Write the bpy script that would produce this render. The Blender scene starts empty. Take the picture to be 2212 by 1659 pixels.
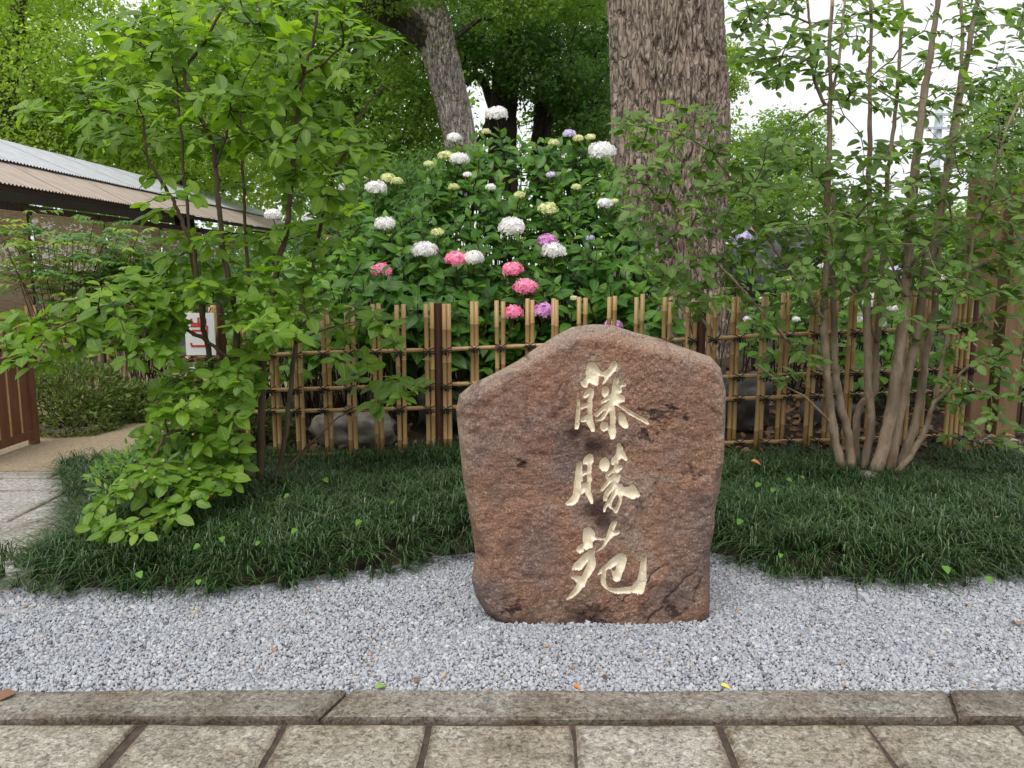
import bpy, math, random
import numpy as np
from mathutils import Vector, Matrix

random.seed(5)
rng = np.random.default_rng(11)
S = bpy.context.scene
C = S.collection
R = math.radians

# ------------------------------------------------------------------ camera
CAM_H, PITCH = 1.5, R(8.2)
FPX, CX, CY = 1726.0, 1106.0, 829.5            # focal length and centre in a 2212 x 1659 frame
cam = bpy.data.cameras.new('camera'); cam_o = bpy.data.objects.new('camera', cam); C.objects.link(cam_o)
cam.sensor_width = 36.0; cam.lens = 36.0 * FPX / 2212.0
cam.clip_start = 0.05; cam.clip_end = 2000
cam_o.location = (0, 0, CAM_H); cam_o.rotation_euler = (R(90) - PITCH, 0, 0)
S.camera = cam_o

# ------------------------------------------------------------------ sky, sun, exposure
SUN_EL, SUN_AZ = R(62), R(205)                 # azimuth from +Y clockwise; behind the viewer, a little to the left
w = bpy.data.worlds.new('World'); S.world = w; w.use_nodes = True
nt = w.node_tree; nt.nodes.clear()
sky = nt.nodes.new('ShaderNodeTexSky'); sky.sky_type = 'NISHITA'; sky.sun_disc = False
sky.sun_elevation = SUN_EL; sky.sun_rotation = SUN_AZ; sky.air_density = 1.0; sky.dust_density = 5.0; sky.ozone_density = 1.0
hs = nt.nodes.new('ShaderNodeHueSaturation'); hs.inputs['Saturation'].default_value = 0.10
cloud = nt.nodes.new('ShaderNodeMix'); cloud.data_type = 'RGBA'; cloud.inputs[0].default_value = 0.7
cloud.inputs[7].default_value = (7.6, 7.8, 8.0, 1)
bg = nt.nodes.new('ShaderNodeBackground'); bg.inputs['Strength'].default_value = 0.125
out = nt.nodes.new('ShaderNodeOutputWorld')
nt.links.new(sky.outputs[0], hs.inputs['Color']); nt.links.new(hs.outputs[0], cloud.inputs[6])
nt.links.new(cloud.outputs[2], bg.inputs['Color']); nt.links.new(bg.outputs[0], out.inputs[0])
sun = bpy.data.lights.new('sun', 'SUN'); sun.energy = 1.5; sun.angle = R(35); sun.color = (1, 0.97, 0.92)
sun_o = bpy.data.objects.new('sun', sun); C.objects.link(sun_o)
sd = Vector((math.sin(SUN_AZ) * math.cos(SUN_EL), math.cos(SUN_AZ) * math.cos(SUN_EL), math.sin(SUN_EL)))
sun_o.rotation_euler = sd.to_track_quat('Z', 'Y').to_euler(); sun_o.location = sd * 30
S.view_settings.view_transform = 'Standard'; S.view_settings.look = 'None'
S.view_settings.exposure = 0.45; S.view_settings.gamma = 1.0; S.view_settings.use_curve_mapping = False
S.render.engine = 'CYCLES'
S.cycles.use_denoising = True
S.cycles.max_bounces = 7; S.cycles.diffuse_bounces = 4; S.cycles.glossy_bounces = 2
S.cycles.transmission_bounces = 4; S.cycles.transparent_max_bounces = 4
S.cycles.caustics_reflective = False; S.cycles.caustics_refractive = False

# ------------------------------------------------------------------ helpers
CP, SP = math.cos(PITCH), math.sin(PITCH)
def ray(px, py):
    xc = (np.asarray(px, float) - CX) / FPX; yc = -(np.asarray(py, float) - CY) / FPX
    return xc, CP + yc * SP, -SP + yc * CP
def at(px, py, Y):                              # the point at distance Y that is seen at a picture position
    x, y, z = ray(px, py); t = np.asarray(Y, float) / y
    return np.stack(np.broadcast_arrays(x * t, y * t, CAM_H + z * t), -1)
def gnd(px, py, z=0.0):
    x, y, zz = ray(px, py); t = (z - CAM_H) / zz
    return np.stack([x * t, y * t, CAM_H + zz * t], -1)
def proj(P):
    d = np.asarray(P, float) - np.array([0, 0, CAM_H])
    f = d[..., 1] * CP - d[..., 2] * SP; u = d[..., 1] * SP + d[..., 2] * CP
    return CX + FPX * d[..., 0] / f, CY - FPX * u / f
def nrm(v): return v / np.maximum(np.linalg.norm(v, axis=-1, keepdims=True), 1e-9)

def _hash(ix, iy, iz, seed):
    h = (ix * 374761393 + iy * 668265263 + iz * 2147483647 + seed * 1274126177) & 0xffffffff
    h = ((h ^ (h >> 13)) * 1274126177) & 0xffffffff
    h = ((h ^ (h >> 15)) * 2246822519) & 0xffffffff
    return ((h ^ (h >> 16)) & 0xffffff) / float(0xffffff)
def vnoise(x, y, z=0.0, seed=0):
    x, y, z = np.broadcast_arrays(np.asarray(x, float), np.asarray(y, float), np.asarray(z, float))
    ix, iy, iz = [np.floor(a).astype(np.int64) for a in (x, y, z)]
    fx, fy, fz = x - ix, y - iy, z - iz
    fx, fy, fz = [a * a * (3 - 2 * a) for a in (fx, fy, fz)]
    r = 0
    for dx in (0, 1):
        for dy in (0, 1):
            for dz in (0, 1):
                wgt = (fx if dx else 1 - fx) * (fy if dy else 1 - fy) * (fz if dz else 1 - fz)
                r = r + wgt * _hash(ix + dx, iy + dy, iz + dz, seed)
    return r * 2 - 1
def fbm(x, y, z=0.0, seed=0, octv=4, gain=0.5):
    r, a, f = 0, 1, 1
    for o in range(octv):
        r = r + a * vnoise(x * f, y * f, np.asarray(z) * f, seed + o * 17); a *= gain; f *= 2.03
    return r

class MB:                                       # collects vertices, faces and the leaf attribute of ONE mesh
    def __init__(s): s.V, s.F, s.A, s.n = [], [], [], 0
    def add(s, V, F, A=None):
        V = np.asarray(V, float).reshape(-1, 3)
        s.V.append(V)
        for f in (F if isinstance(F, (list, tuple)) else [F]):
            s.F.append(np.asarray(f, np.int64) + s.n)
        s.A.append(np.zeros((len(V), 3)) + 0.5 if A is None else np.broadcast_to(A, (len(V), 3)))
        s.n += len(V); return s
    def box(s, c, h, rot=None):
        v = np.array([(x, y, z) for x in (-1, 1) for y in (-1, 1) for z in (-1, 1)], float) * np.asarray(h)
        if rot is not None: v = v @ np.asarray(rot).T
        return s.add(v + np.asarray(c), np.array([(0, 1, 3, 2), (4, 6, 7, 5), (0, 4, 5, 1), (2, 3, 7, 6), (0, 2, 6, 4), (1, 5, 7, 3)]))
    def tube(s, P, r, n=8, caps=True, A=None):
        V, F = tube(P, r, n, caps); return s.add(V, F, A)
    def mesh(s, name, smooth=False):
        m = bpy.data.meshes.new(name)
        V = np.concatenate(s.V); A = np.concatenate(s.A)
        m.vertices.add(len(V)); m.vertices.foreach_set('co', V.astype(np.float32).ravel())
        k = np.concatenate([np.full(len(f), f.shape[1]) for f in s.F]); li = np.concatenate([f.ravel() for f in s.F])
        m.loops.add(len(li)); m.loops.foreach_set('vertex_index', li.astype(np.int32))
        m.polygons.add(len(k)); m.polygons.foreach_set('loop_start', (np.cumsum(k) - k).astype(np.int32))
        m.update(calc_edges=True)
        at_ = m.attributes.new('lf', 'FLOAT_VECTOR', 'POINT'); at_.data.foreach_set('vector', A.astype(np.float32).ravel())
        m.polygons.foreach_set('use_smooth', np.full(len(k), smooth))
        return m
def tube(P, r, n=8, caps=True):
    P = np.asarray(P, float); m = len(P); r = np.broadcast_to(np.asarray(r, float), (m,))
    T = nrm(np.gradient(P, axis=0)); ref = np.array([0.3, 1, 0.05]) if abs(T[0][2]) > .5 else np.array([0.05, 0.1, 1])
    U = nrm(np.cross(T, ref)); W = np.cross(T, U)
    a = np.linspace(0, 2 * math.pi, n, endpoint=False)
    V = P[:, None] + r[:, None, None] * (np.cos(a)[None, :, None] * U[:, None] + np.sin(a)[None, :, None] * W[:, None])
    i = np.arange(m - 1)[:, None] * n; j = np.arange(n)[None]; k = (j + 1) % n
    F = np.stack([i + j, i + k, i + n + k, i + n + j], -1).reshape(-1, 4)
    V = V.reshape(-1, 3); Fs = [F]
    if caps: Fs += [np.arange(n)[::-1][None], np.arange(n)[None] + (m - 1) * n]
    return V, Fs
def smooth_path(P, k=5):
    P = np.asarray(P, float)
    if len(P) < 3: return np.linspace(P[0], P[-1], k)
    Q = np.vstack([2 * P[0] - P[1], P, 2 * P[-1] - P[-2]]); outp = []
    for i in range(1, len(Q) - 2):
        for t in np.linspace(0, 1, k, endpoint=False):
            a, b, c, d = Q[i - 1:i + 3]
            outp.append(0.5 * (2 * b + (c - a) * t + (2 * a - 5 * b + 4 * c - d) * t * t + (3 * b - a - 3 * c + d) * t ** 3))
    outp.append(P[-1]); return np.array(outp)

def obj(name, data, mat=None, parent=None, M=None, kind=None, label=None):
    if isinstance(data, MB): data = data.mesh(name)
    o = bpy.data.objects.new(name, data); C.objects.link(o)
    if mat is not None and data is not None and not data.materials: data.materials.append(mat)
    if M is not None: o.matrix_world = M
    if parent is not None:
        o.parent = parent; o.matrix_parent_inverse = Matrix.Translation(-Vector(parent.location))
    if kind: o['kind'] = kind
    if label: o['label'] = label
    return o
def thing(name, label, cat, loc=(0, 0, 0), group=None):
    o = bpy.data.objects.new(name, None); C.objects.link(o); o.location = Vector(tuple(map(float, loc))); o.empty_display_size = .1
    return tag(o, label, cat, group)
def tag(o, label, cat, group=None):
    o['label'] = label; o['category'] = cat
    if group: o['group'] = group
    return o
def TM(loc, X=None, N=None, s=1.0):
    if X is None: return Matrix.Translation(Vector(loc)) @ Matrix.Scale(s, 4)
    X = Vector(X).normalized(); N = Vector(N); Y = N.cross(X).normalized(); N = X.cross(Y)
    M = Matrix((X, Y, N)).transposed().to_4x4()
    return Matrix.Translation(Vector(loc)) @ M @ Matrix.Scale(s, 4)

# ------------------------------------------------------------------ materials
def new_mat(name):
    m = bpy.data.materials.new(name); m.use_nodes = True; t = m.node_tree
    b = t.nodes['Principled BSDF']; return m, t, b
def N(t, kind, **kw):
    n = t.nodes.new(kind)
    for k, v in kw.items():
        if hasattr(n, k): setattr(n, k, v)
        else: n.inputs[k].default_value = v
    return n
def ramp(t, fac, stops, interp='LINEAR'):
    r = t.nodes.new('ShaderNodeValToRGB'); r.color_ramp.interpolation = interp
    e = r.color_ramp.elements
    while len(e) < len(stops): e.new(0.5)
    for x, (p, c) in zip(e, stops): x.position = p; x.color = (*c, 1)
    t.links.new(fac, r.inputs[0]); return r.outputs[0]
def noise(t, scale, detail=4, rough=0.55, vec=None, dist=0.0):
    n = N(t, 'ShaderNodeTexNoise'); n.inputs['Scale'].default_value = scale; n.inputs['Detail'].default_value = detail
    n.inputs['Roughness'].default_value = rough; n.inputs['Distortion'].default_value = dist
    if vec is not None: t.links.new(vec, n.inputs['Vector'])
    return n.outputs[0]
def coords(t, scale=None, rot=None):
    c = N(t, 'ShaderNodeTexCoord')
    if scale is None: return c.outputs['Object']
    mp = N(t, 'ShaderNodeMapping'); mp.inputs['Scale'].default_value = scale
    if rot: mp.inputs['Rotation'].default_value = rot
    t.links.new(c.outputs['Object'], mp.inputs[0]); return mp.outputs[0]
def mix(t, fac, a, b, mode='MIX'):
    m = t.nodes.new('ShaderNodeMix'); m.data_type = 'RGBA'; m.blend_type = mode
    for i, v in ((0, fac), (6, a), (7, b)):
        if isinstance(v, (int, float)): m.inputs[i].default_value = v
        elif isinstance(v, tuple): m.inputs[i].default_value = (*v, 1)
        else: t.links.new(v, m.inputs[i])
    return m.outputs[2]
def bump(t, b, h, strength=0.4, dist=0.01):
    n = N(t, 'ShaderNodeBump'); n.inputs['Strength'].default_value = strength; n.inputs['Distance'].default_value = dist
    t.links.new(h, n.inputs['Height']); t.links.new(n.outputs[0], b.inputs['Normal'])
def mth(t, op, a, b=None, c=None):
    n = N(t, 'ShaderNodeMath', operation=op)
    for i, v in enumerate((a, b, c)):
        if v is None: continue
        if isinstance(v, (int, float)): n.inputs[i].default_value = v
        else: t.links.new(v, n.inputs[i])
    return n.outputs[0]

def leaf_mat(name, dark, mid, light, trans=0.3, tcol=None, rough=0.45, veins=True, spec=0.35):
    m, t, b = new_mat(name)
    a = N(t, 'ShaderNodeAttribute', attribute_name='lf'); sx = N(t, 'ShaderNodeSeparateXYZ'); t.links.new(a.outputs['Vector'], sx.inputs[0])
    col = ramp(t, sx.outputs[0], [(0, dark), (0.5, mid), (1, light)])
    if veins:
        rib = mth(t, 'LESS_THAN', sx.outputs[2], 0.06)
        lat = mth(t, 'FRACT', mth(t, 'MULTIPLY', mth(t, 'SUBTRACT', sx.outputs[1], mth(t, 'MULTIPLY', sx.outputs[2], 0.3)), 7.0))
        lat = mth(t, 'LESS_THAN', lat, 0.14)
        v = mth(t, 'MAXIMUM', rib, mth(t, 'MULTIPLY', lat, 0.6))
        col = mix(t, mth(t, 'MULTIPLY', v, 0.35), col, tuple(min(1, x * 1.9) for x in light))
    blot = noise(t, 14, 3)
    col = mix(t, mth(t, 'MULTIPLY', blot, 0.25), col, dark)
    t.links.new(col, b.inputs['Base Color']); b.inputs['Roughness'].default_value = rough
    b.inputs['Specular IOR Level'].default_value = spec
    tr = N(t, 'ShaderNodeBsdfTranslucent'); tm = mix(t, 1.0, col, tcol or (1.0, 1.0, 0.45), 'MULTIPLY')
    hv = N(t, 'ShaderNodeHueSaturation'); hv.inputs['Value'].default_value = 2.2; t.links.new(tm, hv.inputs['Color'])
    t.links.new(hv.outputs[0], tr.inputs['Color'])
    ms = N(t, 'ShaderNodeMixShader'); ms.inputs[0].default_value = trans
    t.links.new(b.outputs[0], ms.inputs[1]); t.links.new(tr.outputs[0], ms.inputs[2])
    t.links.new(ms.outputs[0], t.nodes['Material Output'].inputs[0])
    return m
def plain_mat(name, c1, c2, scale=8, rough=0.7, stretch=None, bmp=0.0, detail=5, spec=0.3, bdist=0.004):
    m, t, b = new_mat(name); v = coords(t, stretch) if stretch else coords(t)
    n = noise(t, scale, detail, 0.6, v)
    t.links.new(ramp(t, n, [(0.3, c1), (0.7, c2)]), b.inputs['Base Color'])
    b.inputs['Roughness'].default_value = rough; b.inputs['Specular IOR Level'].default_value = spec
    if bmp: bump(t, b, n, bmp, bdist)
    return m

M = {}
M['stew'] = leaf_mat('stewartia_leaf', (0.07, 0.14, 0.016), (0.13, 0.24, 0.024), (0.225, 0.345, 0.04), 0.43)
M['stew2'] = leaf_mat('stewartia_leaf_dark', (0.06, 0.12, 0.024), (0.115, 0.205, 0.04), (0.19, 0.29, 0.075), 0.42)
M['hyd'] = leaf_mat('hydrangea_leaf', (0.026, 0.085, 0.014), (0.058, 0.155, 0.020), (0.15, 0.28, 0.03), 0.28, rough=0.4, spec=.3)
M['hydl'] = leaf_mat('hydrangea_leaf_light', (0.05, 0.14, 0.02), (0.10, 0.225, 0.028), (0.17, 0.31, 0.04), 0.35, rough=0.42, spec=.3)
M['camphor'] = leaf_mat('camphor_leaf', (0.055, 0.125, 0.03), (0.10, 0.20, 0.045), (0.18, 0.29, 0.065), 0.42, veins=False)
M['camphor_y'] = leaf_mat('camphor_young_leaf', (0.15, 0.24, 0.035), (0.25, 0.37, 0.055), (0.37, 0.47, 0.085), 0.52, veins=False)
M['camphor_m'] = leaf_mat('camphor_mixed_leaf', (0.09, 0.17, 0.022), (0.15, 0.26, 0.035), (0.24, 0.35, 0.055), 0.45, veins=False)
M['azalea'] = leaf_mat('azalea_leaf', (0.05, 0.09, 0.02), (0.11, 0.16, 0.035), (0.2, 0.24, 0.05), 0.25, veins=False)
M['nandina'] = leaf_mat('nandina_leaf', (0.07, 0.16, 0.05), (0.14, 0.27, 0.08), (0.30, 0.39, 0.06), 0.4, veins=False)
M['mondo'] = leaf_mat('mondo_grass_blade', (0.018, 0.044, 0.012), (0.042, 0.095, 0.022), (0.13, 0.19, 0.075), 0.2, rough=0.38, veins=False, spec=0.5)
M['deadleaf'] = leaf_mat('dead_leaf', (0.08, 0.035, 0.02), (0.2, 0.1, 0.055), (0.36, 0.23, 0.14), 0.1, tcol=(1, .7, .4), veins=False, rough=0.7)
M['twig'] = plain_mat('twig_bark', (0.035, 0.022, 0.014), (0.10, 0.07, 0.045), 30, 0.8)
def stem_material():
    m, t, b = new_mat('smooth_peeling_bark'); v = coords(t, (1, 1, 0.35))
    n1 = noise(t, 9, 5, 0.6, v); n2 = noise(t, 45, 4, 0.6, v)
    c = ramp(t, n1, [(0.3, (0.13, 0.092, 0.06)), (0.46, (0.23, 0.165, 0.112)), (0.54, (0.36, 0.275, 0.19)), (0.68, (0.20, 0.115, 0.062))])
    c = mix(t, mth(t, 'MULTIPLY', n2, 0.4), c, (0.12, 0.09, 0.06)); t.links.new(c, b.inputs['Base Color'])
    b.inputs['Roughness'].default_value = 0.75; bump(t, b, n2, 0.4, 0.006); return m
M['stem'] = stem_material()
M['twig_pale'] = plain_mat('pale_twig_bark', (0.09, 0.065, 0.042), (0.21, 0.165, 0.115), 30, 0.8)
M['stem_dark'] = plain_mat('dark_brown_bark', (0.045, 0.030, 0.018), (0.15, 0.105, 0.066), 14, 0.8, (1, 1, .3), .4)
def bark_material(name, cols, sc=1.0):
    m, t, b = new_mat(name); v = coords(t, (1, 1, 0.22))
    n1 = noise(t, 30 * sc, 6, 0.65, v, 0.4); n2 = noise(t, 1.3, 3, 0.5); n3 = noise(t, 9 * sc, 4, 0.6, v)
    c = ramp(t, n1, [(0.3, cols[0]), (0.5, cols[1]), (0.68, cols[2])])
    c = mix(t, ramp(t, n2, [(0.45, (0, 0, 0)), (0.65, (0.55, .55, .55))]), c, cols[3])
    c = mix(t, ramp(t, n3, [(0.5, (0, 0, 0)), (0.7, (0.4, .4, .4))]), c, cols[4])
    vo = N(t, 'ShaderNodeTexVoronoi', feature='DISTANCE_TO_EDGE'); vo.inputs['Scale'].default_value = 15 * sc
    vv = coords(t, (1, 1, 0.24)); nz = N(t, 'ShaderNodeTexNoise'); nz.inputs['Scale'].default_value = 14; t.links.new(vv, nz.inputs['Vector'])
    ad = N(t, 'ShaderNodeVectorMath', operation='MULTIPLY_ADD'); t.links.new(nz.outputs['Color'], ad.inputs[0]); ad.inputs[1].default_value = (.12, .12, .12); t.links.new(vv, ad.inputs[2]); t.links.new(ad.outputs[0], vo.inputs['Vector'])
    fis = ramp(t, vo.outputs['Distance'], [(0.0, (0, 0, 0)), (0.13, (1, 1, 1))])
    c = mix(t, mth(t, 'MULTIPLY', mth(t, 'SUBTRACT', 1.0, fis), 0.55), c, cols[0])
    t.links.new(c, b.inputs['Base Color']); b.inputs['Roughness'].default_value = 0.9
    bump(t, b, mth(t, 'ADD', mth(t, 'MULTIPLY', n1, 0.5), fis), 1.0, 0.02); return m
M['bark'] = bark_material('old_camphor_bark', [(0.13, 0.09, 0.066), (0.29, 0.215, 0.165), (0.43, 0.345, 0.28), (0.33, 0.28, 0.20), (0.47, 0.40, 0.34)])
M['bark_grey'] = bark_material('grey_camphor_bark', [(0.22, 0.18, 0.15), (0.44, 0.375, 0.325), (0.56, 0.50, 0.45), (0.46, 0.40, 0.35), (0.60, 0.54, 0.49)])
M['bark_dark'] = bark_material('dark_camphor_bark', [(0.03, 0.024, 0.018), (0.07, 0.055, 0.04), (0.12, 0.1, 0.075), (0.07, 0.07, 0.04), (0.13, 0.11, 0.085)])

def stone_material():
    m, t, b = new_mat('red_brown_boulder_stone'); v = coords(t)
    big = noise(t, 2.6, 4, 0.55, v, 0.6); mid_ = noise(t, 7, 5, 0.6, v, 0.4)
    sp = noise(t, 105, 4, 0.75, v); sp2 = noise(t, 210, 2, 0.7, v); dk = noise(t, 4.2, 6, 0.7, v, 1.2)
    c = ramp(t, big, [(0.30, (0.12, 0.082, 0.072)), (0.43, (0.175, 0.108, 0.08)), (0.54, (0.215, 0.108, 0.062)), (0.66, (0.24, 0.165, 0.12))])
    c = mix(t, ramp(t, mid_, [(0.52, (0, 0, 0)), (0.74, (0.45,) * 3)]), c, (0.24, 0.10, 0.05))
    a = N(t, 'ShaderNodeAttribute', attribute_name='lf'); sx = N(t, 'ShaderNodeSeparateXYZ'); t.links.new(a.outputs['Vector'], sx.inputs[0])
    c = mix(t, mth(t, 'MULTIPLY', sx.outputs[0], 0.36), c, (0.24, 0.095, 0.045))                              # iron-red bloom
    c = mix(t, mth(t, 'MULTIPLY', sx.outputs[1], mth(t, 'ADD', mid_, 0.1)), c, (0.34, 0.27, 0.205))       # weathered rim
    c = mix(t, ramp(t, sp, [(0.37, (0.8,) * 3), (0.48, (0, 0, 0))]), c, (0.07, 0.045, 0.04))
    c = mix(t, ramp(t, sp, [(0.54, (0, 0, 0)), (0.68, (0.75,) * 3)]), c, (0.43, 0.31, 0.24))
    c = mix(t, ramp(t, sp2, [(0.6, (0, 0, 0)), (0.7, (0.6,) * 3)]), c, (0.42, 0.36, 0.31))
    c = mix(t, ramp(t, dk, [(0.34, (0.8,) * 3), (0.44, (0, 0, 0))]), c, (0.075, 0.036, 0.028))
    c = mix(t, sx.outputs[2], c, (0.045, 0.022, 0.017))                                                  # cracks, stains, darker base
    t.links.new(c, b.inputs['Base Color']); b.inputs['Roughness'].default_value = 0.62; b.inputs['Specular IOR Level'].default_value = 0.35
    h = mth(t, 'ADD', mth(t, 'MULTIPLY', sp, 0.6), mth(t, 'MULTIPLY', noise(t, 30, 5, 0.7, v), 1.2)); bump(t, b, h, 0.7, 0.006)
    return m
M['boulder'] = stone_material()
M['cream'] = plain_mat('cream_paint', (0.72, 0.62, 0.47), (0.84, 0.77, 0.63), 40, 0.75, bmp=0.3, bdist=0.002)
def granite(name, base, tint, warm, fine=130):
    m, t, b = new_mat(name); g = N(t, 'ShaderNodeNewGeometry'); v = g.outputs['Position']
    s1 = noise(t, fine, 3, 0.7, v); s2 = noise(t, fine * 0.42, 3, 0.65, v, 0.8); bg_ = noise(t, 3.2, 5, 0.65, v, 0.5); st = noise(t, 1.1, 5, 0.7, v, 0.6)
    c = ramp(t, s2, [(0.34, tuple(x * 0.33 for x in base)), (0.47, tuple(x * 0.8 for x in base)), (0.55, base), (0.68, tint)])
    c = mix(t, ramp(t, s1, [(0.36, (0.65,) * 3), (0.46, (0, 0, 0))]), c, tuple(x * 0.25 for x in base))
    c = mix(t, ramp(t, bg_, [(0.42, (0, 0, 0)), (0.66, (0.75,) * 3)]), c, mix(t, 1.0, c, warm, 'MULTIPLY'))
    c = mix(t, ramp(t, st, [(0.5, (0, 0, 0)), (0.66, (0.8,) * 3)]), c, mix(t, 1.0, c, (0.42, 0.37, 0.31), 'MULTIPLY'))
    a = N(t, 'ShaderNodeAttribute', attribute_name='lf'); sx = N(t, 'ShaderNodeSeparateXYZ'); t.links.new(a.outputs['Vector'], sx.inputs[0])
    dirt = mth(t, 'MULTIPLY', sx.outputs[1], mth(t, 'ADD', mth(t, 'MULTIPLY', noise(t, 7, 4, 0.7, v), 1.5), -0.25))
    c = mix(t, dirt, c, mix(t, 1.0, c, (0.46, 0.36, 0.26), 'MULTIPLY'))
    oi = N(t, 'ShaderNodeObjectInfo')
    c = mix(t, mth(t, 'MULTIPLY', oi.outputs['Random'], 0.45), c, mix(t, 1.0, c, (0.72, 0.66, 0.56), 'MULTIPLY'))
    t.links.new(c, b.inputs['Base Color']); b.inputs['Roughness'].default_value = 0.6; b.inputs['Specular IOR Level'].default_value = 0.4
    bump(t, b, s2, 0.7, 0.006); return m
M['slab'] = granite('granite_paving', (0.37, 0.34, 0.29), (0.54, 0.51, 0.46), (0.74, 0.66, 0.55))
M['kerb'] = granite('granite_kerb', (0.275, 0.255, 0.225), (0.40, 0.38, 0.345), (0.70, 0.61, 0.51))
M['slab_grey'] = granite('granite_walk', (0.42, 0.40, 0.38), (0.56, 0.54, 0.52), (0.85, 0.8, 0.74))
M['mortar'] = plain_mat('dark_mortar', (0.03, 0.021, 0.016), (0.085, 0.06, 0.046), 25, 0.8, bmp=0.5)
M['aggregate'] = plain_mat('exposed_aggregate', (0.17, 0.125, 0.075), (0.36, 0.29, 0.20), 60, 0.85, bmp=0.6, detail=6)
M['soil'] = plain_mat('soil', (0.016, 0.012, 0.008), (0.05, 0.035, 0.022), 9, 0.95, bmp=0.6, bdist=0.02)
M['gravelbase'] = plain_mat('gravel_fines', (0.12, 0.12, 0.13), (0.3, 0.3, 0.31), 70, 0.9, bmp=0.6)
def gravel_material():
    m, t, b = new_mat('pale_gravel'); a = N(t, 'ShaderNodeAttribute', attribute_name='lf'); sx = N(t, 'ShaderNodeSeparateXYZ'); t.links.new(a.outputs['Vector'], sx.inputs[0])
    c = ramp(t, sx.outputs[0], [(0, (0.05, 0.053, 0.062)), (0.07, (0.19, 0.197, 0.22)), (0.3, (0.32, 0.33, 0.36)), (0.7, (0.42, 0.43, 0.46)), (0.93, (0.52, 0.53, 0.545)), (0.97, (0.42, 0.31, 0.2)), (1.0, (0.26, 0.15, 0.1))])
    n = noise(t, 300, 2, 0.6); c = mix(t, mth(t, 'MULTIPLY', n, 0.3), c, (0.18, 0.18, 0.2))
    t.links.new(c, b.inputs['Base Color']); b.inputs['Roughness'].default_value = 0.75; return m
M['gravel'] = gravel_material()
def bamboo_material():
    m, t, b = new_mat('tan_bamboo'); v = coords(t, (1, 1, 0.12)); n = noise(t, 40, 4, 0.6, v); oi = N(t, 'ShaderNodeObjectInfo')
    c = ramp(t, n, [(0.3, (0.36, 0.215, 0.085)), (0.7, (0.47, 0.295, 0.125))])
    c = mix(t, mth(t, 'MULTIPLY', oi.outputs['Random'], 0.35), c, (0.35, 0.225, 0.10))
    a = N(t, 'ShaderNodeAttribute', attribute_name='lf'); sx = N(t, 'ShaderNodeSeparateXYZ'); t.links.new(a.outputs['Vector'], sx.inputs[0])
    c = mix(t, sx.outputs[1], c, (0.46, 0.33, 0.18))
    t.links.new(c, b.inputs['Base Color']); b.inputs['Roughness'].default_value = 0.42; b.inputs['Specular IOR Level'].default_value = 0.45; return m
M['bamboo'] = bamboo_material()
M['rope'] = plain_mat('black_palm_rope', (0.006, 0.006, 0.008), (0.02, 0.018, 0.018), 60, 0.85)
M['post'] = plain_mat('dark_red_post', (0.05, 0.022, 0.014), (0.10, 0.042, 0.026), 12, 0.6, (6, 6, 0.5), 0.3)
M['gatewood'] = plain_mat('brown_gate_wood', (0.15, 0.088, 0.042), (0.235, 0.145, 0.072), 8, 0.6, (4, 4, 0.4), 0.15)
M['panelwood'] = plain_mat('brown_panel_board', (0.125, 0.052, 0.028), (0.19, 0.085, 0.048), 7, 0.55, (4, 4, 0.5), 0.15)
M['darkwood'] = plain_mat('dark_stained_wood', (0.04, 0.024, 0.016), (0.08, 0.048, 0.03), 9, 0.7, (3, 3, 0.5), 0.2)
M['strip'] = plain_mat('pale_batten', (0.42, 0.27, 0.11), (0.55, 0.38, 0.18), 20, 0.6)
M['concrete'] = plain_mat('concrete', (0.28, 0.27, 0.25), (0.42, 0.41, 0.39), 14, 0.85, bmp=0.3)
M['rock_pale'] = plain_mat('pale_garden_rock', (0.09, 0.08, 0.065), (0.34, 0.31, 0.27), 7, 0.9, bmp=0.9, bdist=0.02)
M['rock_dark'] = plain_mat('dark_garden_rock', (0.03, 0.03, 0.03), (0.10, 0.095, 0.09), 6, 0.85, bmp=0.8, bdist=0.02)
M['rock_slate'] = plain_mat('slate_monument_rock', (0.045, 0.047, 0.05), (0.16, 0.16, 0.165), 7, 0.7, (1.5, 1.5, 0.5), 0.8, bdist=0.02)
M['signwhite'] = plain_mat('white_board', (0.72, 0.73, 0.75), (0.80, 0.81, 0.83), 4, 0.5)
M['signred'] = plain_mat('red_print', (0.55, 0.03, 0.025), (0.62, 0.04, 0.03), 10, 0.5)
M['rooft'] = plain_mat('rusty_tan_corrugated', (0.30, 0.235, 0.19), (0.46, 0.39, 0.33), 5, 0.6, (0.5, 4, 0.5), 0.0)
M['roofg'] = plain_mat('grey_corrugated', (0.34, 0.355, 0.375), (0.52, 0.53, 0.55), 5, 0.5, (0.5, 3, 0.5), 0.0)
M['reed'] = plain_mat('reed_blind', (0.30, 0.20, 0.115), (0.52, 0.39, 0.24), 20, 0.75, (1, .3, 3))
M['plaster'] = plain_mat('pale_plaster', (0.42, 0.38, 0.33), (0.55, 0.5, 0.44), 6, 0.85)
M['steel'] = plain_mat('grey_steel_pole', (0.42, 0.47, 0.52), (0.50, 0.55, 0.60), 6, 0.5)
M['bud'] = plain_mat('green_bud', (0.22, 0.27, 0.10), (0.36, 0.40, 0.20), 60, 0.5)
M['slate_roof'] = plain_mat('grey_roof_tile', (0.15, 0.16, 0.17), (0.24, 0.25, 0.26), 8, 0.6)
M['siding'] = plain_mat('grey_siding', (0.36, 0.37, 0.38), (0.44, 0.45, 0.46), 6, 0.7)
M['glass'] = plain_mat('window_glass', (0.05, 0.06, 0.07), (0.08, 0.09, 0.10), 3, 0.12, spec=0.6)
def petal_mat(name, a_, b_, c_): return leaf_mat(name, a_, b_, c_, 0.2, tcol=(1, 1, 1), rough=0.6, veins=False, spec=0.2)
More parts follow.
